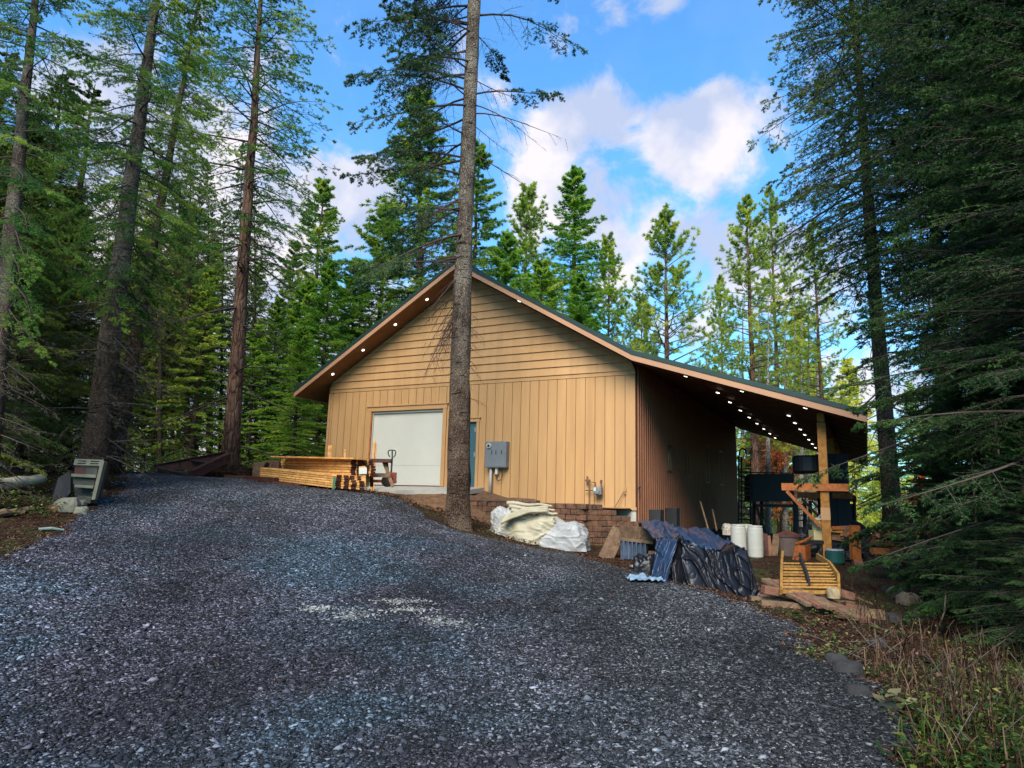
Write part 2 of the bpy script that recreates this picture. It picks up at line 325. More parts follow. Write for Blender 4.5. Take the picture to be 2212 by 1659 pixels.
# ------------------------------------------------------------------ ground
def soilmat():
    m, p, o = newmat('forest_soil'); v = coords()
    n1 = noise(v, 1.1, 5, .6); n2 = noise(v, 14, 6, .75); n3 = noise(v, 3.5, 5, .65)
    c = ramp(n2, [(.32, (.005, .0035, .0025)), (.5, (.028, .015, .008)), (.62, (.07, .035, .016)), (.75, (.14, .085, .045))])
    g = ramp(n2, [(.35, (.01, .016, .005)), (.6, (.045, .07, .018)), (.75, (.12, .15, .04))])
    c = mixc(ramp(n1, [(.5, (0, 0, 0)), (.62, (.8, .8, .8))]), c, g)
    L(c, p.inputs['Base Color']); p.inputs['Roughness'].default_value = .95; p.inputs['Specular IOR Level'].default_value = .1
    bumpn(p, n2, .9, .05); return m
def gravelmat():
    m, p, o = newmat('crushed_gravel'); v = coords()
    def vor(s):
        n = N('ShaderNodeTexVoronoi'); L(v, n.inputs['Vector']); n.inputs['Scale'].default_value = s; return n
    a = vor(34); b = vor(13)
    sx = N('ShaderNodeSeparateColor'); L(a.outputs['Color'], sx.inputs[0])
    base = ramp(sx.outputs[0], [(0, (.003, .003, .003)), (.45, (.018, .019, .020)), (.85, (.062, .064, .070)), (1, (.18, .185, .19))])
    big = noise(v, .42, 3, .5); big2 = noise(v, .9, 4, .6)
    tint = mixc(ramp(big, [(.40, (0, 0, 0)), (.56, (1, 1, 1))]), (.70, .97, 1.16), (1.02, .93, 1.08))
    ps = N('ShaderNodeSeparateXYZ'); t = N('ShaderNodeTexCoord'); L(t.outputs['Object'], ps.inputs[0])
    rt = N('ShaderNodeMapRange'); L(ps.outputs[0], rt.inputs[0]); rt.inputs[1].default_value = -1; rt.inputs[2].default_value = 1.8
    tint = mixc(rt.outputs[0], tint, (1.0, .98, .96))
    ft = N('ShaderNodeMapRange'); L(ps.outputs[1], ft.inputs[0]); ft.inputs[1].default_value = 13; ft.inputs[2].default_value = 17
    tint = mixc(ft.outputs[0], tint, (1.0, 1.0, 1.02))
    c = mixc(1, base, tint, 'MULTIPLY'); c = mixc(1, c, ramp(noise(coords((.55, .3, .3)), .8, 4, .6), [(.38, (.62, .62, .60)), (.62, (1.75, 1.75, 1.75))]), 'MULTIPLY')
    c = mixc(ramp(big2, [(.56, (0, 0, 0)), (.68, (.75, .75, .75))]), c, mixc(1, base, (.60, .50, .42), 'MULTIPLY'))
    # spilled pale stones
    for (cx, cy, rx, ry) in PALE:
        mp = N('ShaderNodeVectorMath', operation='SUBTRACT'); L(t.outputs['Object'], mp.inputs[0]); mp.inputs[1].default_value = (cx, cy, 0)
        ml = N('ShaderNodeVectorMath', operation='MULTIPLY'); L(mp.outputs[0], ml.inputs[0]); ml.inputs[1].default_value = (1/rx, 1/ry, 0)
        ln = N('ShaderNodeVectorMath', operation='LENGTH'); L(ml.outputs[0], ln.inputs[0])
        ad = N('ShaderNodeMath', operation='ADD'); L(ln.outputs['Value'], ad.inputs[0]); L(noise(v, 9, 4, .7), ad.inputs[1])
        c = mixc(ramp(ad.outputs[0], [(.88, (.9, .9, .9)), (1.18, (0, 0, 0))]), c, mixc(.75, base, (.22, .22, .20)))
    L(c, p.inputs['Base Color']); p.inputs['Roughness'].default_value = .85; p.inputs['Specular IOR Level'].default_value = .2
    h = N('ShaderNodeMath', operation='ADD'); L(a.outputs['Distance'], h.inputs[0]); L(b.outputs['Distance'], h.inputs[1])
    bumpn(p, h.outputs[0], 1, -.035); return m
PALE = []
for (px, py, rx, ry) in [(765, 1335, .42, .42), (680, 1322, .28, .2), (870, 1305, .5, .2), (965, 1350, .6, .3), (890, 1325, .35, .2)]:
    q = atg(px, py); PALE.append((q.x, q.y, rx, ry))
M_soil = soilmat(); M_gravel = gravelmat()
def axis(lo, hi, c0, c1, fine, n_out):
    mid = np.arange(c0, c1+1e-6, fine)
    l = c0-(c0-lo)*(np.linspace(0, 1, n_out)**2.2)[1:][::-1]; r = c1+(hi-c1)*(np.linspace(0, 1, n_out)**2.2)[1:]
    return np.r_[l, mid, r]
def sheet(xs, ys, zf):
    X, Y = np.meshgrid(xs, ys); Z = zf(X, Y); n = len(xs)
    V = np.stack([X.ravel(), Y.ravel(), Z.ravel()], 1); i, j = np.meshgrid(np.arange(n-1), np.arange(len(ys)-1)); a = (j*n+i).ravel()
    return V, np.stack([a, a+1, a+n+1, a+n], 1), X, Y
V, Fq, _, _ = sheet(axis(-900, 900, -26, 24, .22, 26), axis(-300, 1500, -6, 46, .22, 26), lambda X, Y: G(X, Y)+.06*(vnoise(X*5, Y*5, 9)-.5)*(sdist(X, Y, dr) < .2))
tag(link('ground', npmesh('ground', V, Fq, smooth=True), M_soil), None, kind='structure')
def drz(X, Y):
    m = dmask(X, Y); z = G(X, Y)
    rut = .035*np.sin(X*1.9+Y*.5)*.5+.02*(vnoise(X*6, Y*6, 11)-.5)+.012*(vnoise(X*19, Y*19, 12)-.5)
    return z+.03+rut*.6+np.clip(m, -.4, 0)*.35-np.where(m < 0, .03, 0)
V, Fq, X, Y = sheet(np.arange(-14, 6.5, .07), np.arange(-3.5, 26, .07), drz)
mk = dmask(X, Y).ravel(); Fq = Fq[(mk[Fq] > -.45).all(1)]
tag(link('gravel_driveway', npmesh('gravel_driveway', V, Fq, smooth=True), M_gravel), None, kind='structure')
rng = np.random.default_rng(5)
def DZ(x, y): return drz(np.asarray(x), np.asarray(y))
def stones(n, sampler, size, seed, zf, flat=.55):
    r = np.random.default_rng(seed); x, y = sampler(r, n); n = len(x)
    base = np.array([[1, 0, 0], [-.5, .86, 0], [-.5, -.86, 0], [.45, .25, .75], [-.5, .1, .6], [.1, -.5, .7], [0, 0, -.6]])
    tri = np.array([[0, 1, 3], [1, 4, 3], [1, 2, 4], [2, 5, 4], [2, 0, 5], [0, 3, 5], [3, 4, 5], [0, 6, 1], [1, 6, 2], [2, 6, 0]])
    s = size*np.exp(r.normal(0, .42, n)); P = base[None]*(1+r.uniform(-.55, .55, (n, 7, 3))); P = P*np.stack([s*r.uniform(.7, 1.5, n), s*r.uniform(.6, 1, n), s*flat*r.uniform(.3, 1.0, n)], 1)[:, None]
    a = r.uniform(0, 6.28, n); tl = r.normal(0, .35, n); c, s_ = np.cos(tl), np.sin(tl)
    P = np.stack([P[..., 0]*c[:, None]-P[..., 2]*s_[:, None], P[..., 1], P[..., 0]*s_[:, None]+P[..., 2]*c[:, None]], -1)
    c, s_ = np.cos(a)[:, None], np.sin(a)[:, None]
    P = np.stack([P[..., 0]*c-P[..., 1]*s_, P[..., 0]*s_+P[..., 1]*c, P[..., 2]], -1)
    P += np.stack([x, y, zf(x, y)+s*.12], 1)[:, None]
    return P.reshape(-1, 3), (tri[None]+np.arange(n)[:, None, None]*7).reshape(-1, 3), np.repeat(r.uniform(0, 1, n), 7)
def drive_sampler(r, n):
    u = r.uniform(0, 1, n*2); dist = 3.6*(14/3.6)**(u**1.0); an = r.uniform(-.72, .62, n*2); x = dist*np.tan(an); y = dist
    k = dmask(x, y) > -r.exponential(.22, len(x)); x, y = x[k][:n], y[k][:n]; return x, y
def stonemat():
    m, p, o = newmat('gravel_stone'); a = N('ShaderNodeAttribute', attribute_name='tint'); t = N('ShaderNodeTexCoord')
    base = ramp(a.outputs['Fac'], [(0, (.004, .004, .004)), (.5, (.018, .019, .020)), (.88, (.062, .064, .070)), (1, (.17, .17, .17))])
    big = noise(t.outputs['Object'], .42, 3, .5)
    tint = mixc(ramp(big, [(.40, (0, 0, 0)), (.56, (1, 1, 1))]), (.70, .97, 1.16), (1.02, .93, 1.08))
    ps = N('ShaderNodeSeparateXYZ'); L(t.outputs['Object'], ps.inputs[0])
    rt = N('ShaderNodeMapRange'); L(ps.outputs[0], rt.inputs[0]); rt.inputs[1].default_value = -1; rt.inputs[2].default_value = 1.8
    tint = mixc(rt.outputs[0], tint, (1.0, .98, .96)); c = mixc(1, base, tint, 'MULTIPLY'); c = mixc(1, c, ramp(noise(coords((.55, .3, .3)), .8, 4, .6), [(.38, (.62, .62, .60)), (.62, (1.75, 1.75, 1.75))]), 'MULTIPLY')
    L(c, p.inputs['Base Color']); p.inputs['Roughness'].default_value = .8; p.inputs['Specular IOR Level'].default_value = .25; return m
V, T_, tn = stones(150000, drive_sampler, .0128, 3, DZ)
tag(link('gravel', npmesh('gravel', V, T_, {'tint': tn}), stonemat()), 'loose crushed stones lying over the driveway', 'gravel', kind='stuff')
def pale_sampler(r, n):
    xs, ys = [], []
    for (cx, cy, rx, ry) in PALE:
        k = int(n/5); xs.append(cx+r.normal(0, rx*.45, k)); ys.append(cy+r.normal(0, ry*.45, k))
    return np.concatenate(xs), np.concatenate(ys)
V, T_, tn = stones(700, pale_sampler, .017, 8, DZ)
tag(link('pale_gravel', npmesh('pale_gravel', V, T_, {'tint': tn}), mat('pale_stone', (.22, .22, .20), .7, .3, 9, 0)), 'spilled pale stones in a patchy strip across the driveway', 'gravel', kind='stuff')
# leaf litter
def litter(name, n, sampler, size, m, seed, label, catg, lift=.012, up=.35):
    r = np.random.default_rng(seed); x, y = sampler(r, n); n = len(x); s = size*np.exp(r.normal(0, .4, n))
    a = r.uniform(0, 6.28, n); ti = r.normal(0, up, (n, 2)); d = np.stack([np.cos(a), np.sin(a), ti[:, 0]], 1); e = np.stack([-np.sin(a), np.cos(a), ti[:, 1]], 1)
    c = np.stack([x, y, np.maximum(G(x, y), DZ(x, y))+lift+r.uniform(0, lift, n)], 1)
    P = np.stack([c-d*s[:, None], c+e*s[:, None]*.45, c+d*s[:, None], c-e*s[:, None]*.45], 1)
    Fq = np.arange(4*n).reshape(n, 4)
    return tag(link(name, npmesh(name, P.reshape(-1, 3), Fq, {'tint': np.repeat(r.uniform(0, 1, n), 4)}), m), label, catg, kind='stuff')
F_litter = foliage('litter', (.02, .009, .005), (.075, .035, .014), (.20, .12, .055), .2)
def edge_sampler(r, n):
    x = r.uniform(-16, 13, n*6); y = r.uniform(4, 24, n*6); m = dmask(x, y)
    k = (m < .1) & (m > -5) & (r.uniform(0, 1, n*6) < np.exp(-np.abs(m)*.35)*np.clip(9/y, .3, 1)); return x[k][:n], y[k][:n]
litter('fallen_leaves', 110000, edge_sampler, .017, F_litter, 4, 'brown fallen leaves and needles along the driveway edges', 'leaf litter', .006, .3)
def bank_sampler(r, n):
    a = r.uniform(-9.5, -1.2, n*2); b = r.uniform(-4.6, -1.9, n*2); x = R0.x+BX.x*a+BY.x*b; y = R0.y+BX.y*a+BY.y*b; k = dmask(x, y) < .5; return x[k][:n], y[k][:n]
litter('bank_leaves', 2600, bank_sampler, .03, F_litter, 24, 'brown leaves lying on the dirt in front of the workshop', 'leaf litter', .05, .3)
def strewn(r, n):
    x = r.uniform(-8, 5, n); y = r.uniform(4, 17, n); k = dmask(x, y) > 0; return x[k], y[k]
litter('strewn_leaves', 260, strewn, .02, F_litter, 14, 'single fallen leaves strewn over the gravel', 'leaf litter', .02)
# ------------------------------------------------------------------ the shop building (local frame: x right along the gable wall, y into depth)
W_, DP, HB = 11.46, 16.9, 3.796
RIDGE, SL, OV, EV, KN = 7.77, .5936, .80, .90, .15
ZK = RIDGE-SL*(W_/2+KN); L2, ZL2 = 5.81, 2.397; SL2 = (ZK-ZL2)/(L2-KN)
def ztop(x):           # roof top height at local x
    if x <= -W_/2: return RIDGE-SL*(-W_/2-x)
    if x <= KN: return RIDGE-SL*(x+W_/2)
    return ZK-SL2*(x-KN)
bld = thing('workshop', 'tan gabled workshop with green metal roof, white roll door and open lean-to on its right', 'building', R0, M=BM(0, 0, 0))
FRM = BM(0, 0, 0)
def lb(mb, x0, x1, y0, y1, z0, z1): mb.box(((x0+x1)/2, (y0+y1)/2, (z0+z1)/2), (x1-x0, y1-y0, z1-z0), FRM)
gq = atv(951.9, 1050.6, .08); gx1 = -6.50; gx0 = gx1-2.98; GZ = .529; GT = GZ+2.52
dm_t = atv(1020, 911.5); dm = atv(1030.5, 915); DX1 = dm.x; DX0 = DX1-.93; DZ1 = dm_t.z; DZ0 = DZ1-2.06
# front wall core below the band, split round the openings
mb = MB(); TH = .16
def panel(x0, x1, z0, z1): lb(mb, x0, x1, 0.028, TH, z0, z1)
panel(-W_, gx0, -1.2, HB); panel(gx0, gx1, GT, HB); panel(gx1, DX0, -1.2, HB); panel(DX0, DX1, DZ1, HB); panel(DX1, 0, -.02, HB); panel(gx0, gx1, -1.2, GZ-.02); panel(DX0, DX1, -1.2, DZ0)
core = mb.build('wall_sheathing', M_soffit, bld)
mb = MB(); x = 0.; random.seed(6)
while x > -W_+.02:      # vertical boards with open grooves between them, clipped round the openings
    xa, xb = max(x-.296, -W_), x-.009
    cuts = sorted({xa, xb} | {c for c in (gx0-.14, gx1+.14, DX0-.1, DX1+.1, DX1+.5) if xa < c < xb})
    for a, b in zip(cuts[:-1], cuts[1:]):
        m = (a+b)/2; zb_ = -.02 if m > DX1+.5 else -1.1
        if gx0-.14 < m < gx1+.14: zb_ = GT+.152
        elif DX0-.1 < m < DX1+.1: zb_ = DZ1+.112
        lb(mb, a, b, random.uniform(-.003, .001), .0279, zb_, HB-.012-(.02 if 0 else 0))
    x -= .305
mb.build('batten_siding', M_tan, bld)
# lap siding of the gable
mb = MB()
def xlim(z, m=.0):
    zz = z+.26+m; return -W_/2-(RIDGE-zz)/SL, -W_/2+(RIDGE-zz)/SL
z = 3.92; k = 0
zs = [HB, 3.92]+[3.92+.2555*i for i in range(1, 15)]
for a, b in zip(zs[:-1], zs[1:]):
    if a > RIDGE-.35: break
    b = min(b, RIDGE-.28); la, ra = xlim(a); lb2, rb = xlim(b)
    la, lb2 = max(la, -W_), max(lb2, -W_); ra, rb = min(ra, 0), min(rb, 0)
    pa, pb = -.045 if a > HB else -.014, -.004 if a > HB else -.014
    P = [B(la, pa, a), B(ra, pa, a), B(rb, pb, b+.006), B(lb2, pb, b+.006)]
    Q = [B(la, TH-.01, a), B(ra, TH-.01, a), B(rb, TH-.01, b), B(lb2, TH-.01, b)]
    P = [p-BZ*0 for p in P]; mb.add(P+Q, [(0, 1, 2, 3), (1, 0, 4, 5), (2, 1, 5, 6), (3, 2, 6, 7), (0, 3, 7, 4), (7, 6, 5, 4)])
mb.build('lap_siding', M_tan, bld)
# corner boards, band, base trim
for q_ in ((-.09, .0, -.026, -.0045, .031, HB-.015), (-W_-.002, -W_+.09, -.026, -.0045, -1, HB-.015), (-1.05, .03, -.034, -.0045, -.06, .03)): mb = MB(); lb(mb, *q_); mb.build('corner_trim' if q_[5] > 1 else 'base_trim', M_tan2, bld)
mb = MB(); lb(mb, DX1+.2, .01, .01, .2, -1.0, -.03); mb.build('foundation', M_conc, bld)
# garage door
mb = MB()
lb(mb, gx0+.02, gx1-.02, .10, .14, GZ+.653, GT-.003); lb(mb, gx0+.02, gx1-.02, .10, .14, GZ+.003, GZ+.65)
gd = mb.build('overhead_door', M_white, bld, bevel=.006)
mb = MB(); lb(mb, gx0, gx0+.05, .03, .098, GZ, GT-.01); lb(mb, gx1-.05, gx1, .03, .098, GZ, GT-.01); lb(mb, gx0+.05, gx1-.05, .03, .098, GT-.07, GT-.01); mb.build('weather_seal', M_white, gd)
mb = MB(); lb(mb, gx0-.14, gx0-.001, -.045, -.001, GZ-.02, GT); lb(mb, gx1+.001, gx1+.14, -.045, -.001, GZ-.02, GT); lb(mb, gx0-.16, gx1+.16, -.05, -.001, GT+.001, GT+.15); lb(mb, gx0-.20, gx1+.20, -.085, -.001, GT+.151, GT+.185)
mb.build('door_trim', M_tan2, bld)
mb = MB(); lb(mb, gx0, gx0+.035, -.03, .0295, GZ, GT-.02); mb.build('cedar_jamb', M_orange, bld)
# man door
mb = MB(); lb(mb, DX0, DX1, .06, .10, DZ0, DZ1); md = mb.build('entry_door', M_blue, bld)
for z_ in (DZ1-.32, DZ0+.95): mb = MB(); lb(mb, DX1-.10, DX1-.07, .035, .059, z_, z_+.14); mb.build('hinge', M_metal, md)
mb = MB(); lb(mb, DX0+.08, DX0+.12, .0, .059, DZ0+.95, DZ0+1.05); mb.build('handle', M_metal, md)
mb = MB(); lb(mb, DX0-.1, DX0-.001, -.035, -.001, DZ0-.02, DZ1); lb(mb, DX1+.001, DX1+.1, -.035, -.001, DZ0-.02, DZ1); lb(mb, DX0-.12, DX1+.12, -.04, -.001, DZ1+.001, DZ1+.11); lb(mb, DX0-.15, DX1+.15, -.07, -.001, DZ1+.111, DZ1+.14); lb(mb, DX0-.12, DX1+.16, -.10, -.001, DZ0-.07, DZ0-.021)
mb.build('door_trim', M_tan2, bld)
# side wall in ribbed metal, under the lean-to
vs = []; n = 0; mb = MB(); y = 0.0; prof = []
while y < DP:
    prof += [(y, 0), (y+.15, 0), (y+.165, .035), (y+.215, .035)]; y += .23
prof = [(a, b) for a, b in prof if a < DP]+[(DP, 0)]
zt = ztop(0)-.205
mb.add([B(.015+b, a, z) for a, b in prof for z in (-1.15, zt)], [(2*i, 2*i+2, 2*i+3, 2*i+1) for i in range(len(prof)-1)])
lb(mb, -.15, -.004, TH+.002, DP, -1.15, zt); sw = mb.build('ribbed_side_wall', M_sidemetal, bld)
for (yc, wd, za, zb) in [(3.6, .55, 1.25, 2.0), (6.2, .55, 1.25, 2.0), (9.6, .6, 1.1, 2.5), (12.6, .7, 1.1, 2.5)]:
    mb = MB(); a, b = yc-wd/2, yc+wd/2
    for q in [(a-.06, a, za-.06, zb+.06), (b, b+.06, za-.06, zb+.06), (a, b, za-.06, za), (a, b, zb, zb+.06)]: lb(mb, .02, .06, *q)
    wf = mb.build('window_frame', M_soffit, bld)
    mb = MB(); lb(mb, .02, .03, a+.001, b-.001, za+.001, zb-.001); mb.build('pane', M_glass, wf)
mb = MB(); lb(mb, -W_, -W_+.15, TH+.001, DP, -1.2, ztop(-W_)-.3); mb.build('left_wall', M_tan, bld)
mb = MB(); P = [B(-W_+.151, DP-.15, -1.2), B(-.151, DP-.15, -1.2), B(-.151, DP-.15, ztop(0)-.32), B(-W_/2, DP-.15, RIDGE-.35), B(-W_+.151, DP-.15, ztop(-W_)-.32)]
mb.prism(P, BY*.14); mb.build('rear_wall', M_tan, bld)
# roof
XS = [-W_-EV, -W_/2, KN, L2]
def slab(mb, x0, x1, y0, y1, t0, t1):      # t: depth below ztop
    P = [B(x0, y0, ztop(x0)-t0), B(x1, y0, ztop(x1)-t0), B(x1, y0, ztop(x1)-t1), B(x0, y0, ztop(x0)-t1)]; mb.prism(P[::-1], BY*(y1-y0))
mb = MB()
for a, b in zip(XS[:-1], XS[1:]): slab(mb, a-(.04 if a == XS[0] else 0), b+(.05 if b == L2 else 0), -OV-.05, DP+.6, -.035, .02)
for a, b in zip(XS[:-1], XS[1:]): slab(mb, a-(.04 if a == XS[0] else 0), b+(.05 if b == L2 else 0), -OV-.058, -OV-.051, -.045, .075)
rf = mb.build('metal_roof', M_roof, bld)
mb = MB(); y = -OV
while y < DP+.6:
    for a, b in zip(XS[:-1], XS[1:]): slab(mb, a, b, y, y+.04, -.058, -.036)
    y += .3
mb.build('roof_ribs', M_roof, rf)
mb = MB(); lb(mb, -W_/2-.16, -W_/2+.16, -OV-.06, DP+.6, RIDGE+.0, RIDGE+.075); mb.build('ridge_cap', M_roof, rf)
mb = MB()
for a, b in zip(XS[:-1], XS[1:]): slab(mb, a, b, -OV-.035, -OV, .0215, .24)
mb.build('rake_fascia', M_fascia, bld)
mb = MB(); a = XS[0]; lb(mb, a-.035, a-.001, -OV-.03, DP+.5, ztop(a)-.25, ztop(a)+.0); lb(mb, L2+.001, L2+.036, -OV-.03, DP+.5, ZL2-.24, ZL2-.01); mb.build('eave_fascia', M_fascia, bld)
mb = MB(); slab(mb, XS[0], XS[1], -OV+.001, 0.03, .18, .225); slab(mb, XS[1], XS[2], -OV+.001, 0.03, .18, .225); slab(mb, XS[0], -W_-.001, .031, DP+.5, .18, .225)
sf = mb.build('soffit', M_soffit, bld)
mb = MB(); slab(mb, XS[2]+.001, XS[3], -OV+.001, DP+.5, .2, .235); slab(mb, .001, XS[2], -OV+.001, DP+.5, .2, .235)
for i in range(12): slab(mb, .3, XS[3]-.05, -.55+i*1.55, -.5+i*1.55, .236, .252)
ce = mb.build('lean_to_ceiling', woodmat('dark_ceiling', (.12, .045, .018), (.06, .022, .010)), bld)
def disc(c, r, nrm, m, name, parent, label=None):
    n = Vector(nrm).normalized(); mb = MB(); mb.tube([c, c+n*.02], r, 14); return mb.build(name, m, parent)
def soff_light(x, y, t, parent):
    dn = Vector((0, 0, -1)); s_ = SL if x < KN else SL2; sg = 1 if x < -W_/2 else -1
    nl = BZ*-1+BX*(s_*(1 if x < -W_/2 else -1)*1.0); 
    c = B(x, y, ztop(x)-t); disc(c, .05, nl, M_lamp, 'downlight', parent)
for (px, py) in [(868, 265), (677, 421), (483, 574), (300, 721)]:
    q = atv((850+px/2.011)*.72, (750+py/2.011)*.72, -.42); soff_light(q.x, -.42, .226, sf)
for x in (-10.9-.3,): soff_light(-W_-.45, .9, .226, sf)
for x in (1.55, 3.0, 4.5): soff_light(x, -.45, .236, ce)
for i in range(-1, 7): soff_light(2.18, 2.596+1.932*i, .34, ce)
for i in range(0, 7): soff_light(3.834, 2.596+1.932*i, .255, ce)
for x in (-3.6,): soff_light(x, -.42, .226, sf)
# posts, beam and rack arms of the lean-to
PX = 4.82
mb = MB(); lb(mb, PX-.085, PX+.085, -.20, DP+.3, 2.27, ztop(PX)-.24 if ztop(PX)-.24 < 2.54 else 2.54); mb.build('eave_beam', M_post, bld)
for i, y in enumerate((0, 4.3, 8.6, 12.9, 16.7)):
    q = B(PX, y, 0); gz = g1(q.x, q.y)-R0.z
    mb = MB(); lb(mb, PX-.1, PX+.1, y-.1, y+.1, gz-.3, 2.268); po = mb.build('post', M_post, bld, bevel=.008)
    if i < 4:
        za = gz+1.62
        mb = MB(); lb(mb, PX-.98, PX+.55, y-.165, y-.102, za, za+.18); mb.build('rack_arm', M_orange, bld)
        mb = MB(); mb.beam(B(PX-.86, y-.13, za-.02), B(PX-.13, y-.13, za-.86), .07, .15, BY); mb.build('knee_brace', M_orange, bld)
mb = MB(); q = B(PX, 0, 0); gz = g1(q.x, q.y)-R0.z; lb(mb, PX-.106, PX+.106, -.106, -.1012, gz+.92, gz+1.22); mb.build('pale_patch', M_tan2, bld)
# ------------------------------------------------------------------ slab, soil terrace, retaining wall
mb = MB(); P = [B(gx0-.6, -.004, GZ-.03), B(DX1+.35, -.004, GZ-.03), B(DX1+.35, -.9, GZ-.12), B(gx1+.3, -2.3, GZ-.20), B(gx0-.6, -2.6, GZ-.16)]
mb.prism([p-BZ*.14 for p in P], BZ*.14); s_ = mb.build('concrete_apron', M_conc); tag(s_, None, kind='structure')
def terr(s, t):
    x = -5.6+s*5.5; yf = -1.55 if x < -1.0 else -1.55+(x+1.0)*1.35
    y = .05+(yf-.05)*t; z0 = GZ-.1+(-.03-(GZ-.1))*min(1, max(0, (x+4.9)/1.9)); zz = z0+(.02-z0)*t if t < 1 else .0
    p = B(x, y, zz-.01); p.z += .03*(float(vnoise(np.array(p.x*4), np.array(p.y*4), 3))-.5)
    if t > .999: p.z = R0.z-.02
    return p
mb = MB(); mb.grid(terr, 40, 14)
def terr_l(s, t):
    p = terr(0, t); q = B(-5.6-s*2.4, -.0-t*(1.6+s*.9), 0); z = p.z*(1-s)+s*(g1(q.x, q.y)-.12); return Vector((q.x, q.y, z))
mb.grid(lambda s, t: terr_l(1-s, t), 14, 14); tag(mb.build('soil_terrace', mat('orange_dirt', (.12, .060, .026), .95, .55, 7, .6, 30), smooth=True), None, kind='structure')
def bank(s, t):
    x = gx0-1.2+s*(-2.9-(gx0-1.2)); y0 = -2.2 if s < .45 else -2.2+(s-.45)/.55*1.9; y = y0-t*1.7; p = B(x, y, 0); gz_ = g1(p.x, p.y)-.06
    top = R0.z+GZ-.25-.25*max(0, s-.6); k = t*t*(3-2*t); p.z = max(gz_, top)*(1-k)+gz_*k+.05*(float(vnoise(np.array(p.x*5), np.array(p.y*5), 3))-.5) if t < 1 else gz_; return p
mb = MB(); mb.grid(bank, 50, 20); tag(mb.build('dirt_bank', D.materials['orange_dirt'], smooth=True), None, kind='structure')
rw = thing('retaining_wall', 'low brown split-face block retaining wall below the tan siding', 'wall', B(-3, -1.6, -1))
mb = MB(); random.seed(3)
path = [(-5.6, -1.6), (-1.0, -1.6), (.15, -.15)]
for row in range(9):
    zb_ = -1.22+row*.145+.0; off = .15*(row % 2)
    for a, b in zip(path[:-1], path[1:]):
        a = Vector(a); b = Vector(b); Ln = (b-a).length; t = (b-a)/Ln; nrm = Vector((t.y, -t.x)); s = -off
        while s < Ln-.05:
            c = a+t*(s+.15)
            if a.x > -1.1 and row > 8-int(max(0, s)/.5): s += .3; continue
            jx = random.uniform(-.018, .018)
            P = []
            for (sx, sy) in ((-.146, -.1), (.146, -.1), (.146, .1), (-.146, .1)):
                q = c+t*sx*random.uniform(.93, 1)-nrm*0+nrm*(-sy+jx+(random.uniform(0, .035) if sy < 0 else 0)); P.append(B(q.x, q.y, zb_+.004))
            mb.prism(P, BZ*(.137+random.uniform(-.006, .004))); s += .3
mb.build('blocks', M_block, rw, bevel=.012)
mb = MB()
for a, b in zip([(-5.6, -1.6)], [(-2.2, -1.6)]):
    for i in range(8):
        x = -5.6+i*.42; mb.box((x+.2, -1.6, .115), (.41, .27, .06), FRM)
mb.build('cap_stones', mat('cap_stone', (.12, .065, .04), .9, .4, 5, .5, 20), rw, bevel=.01)
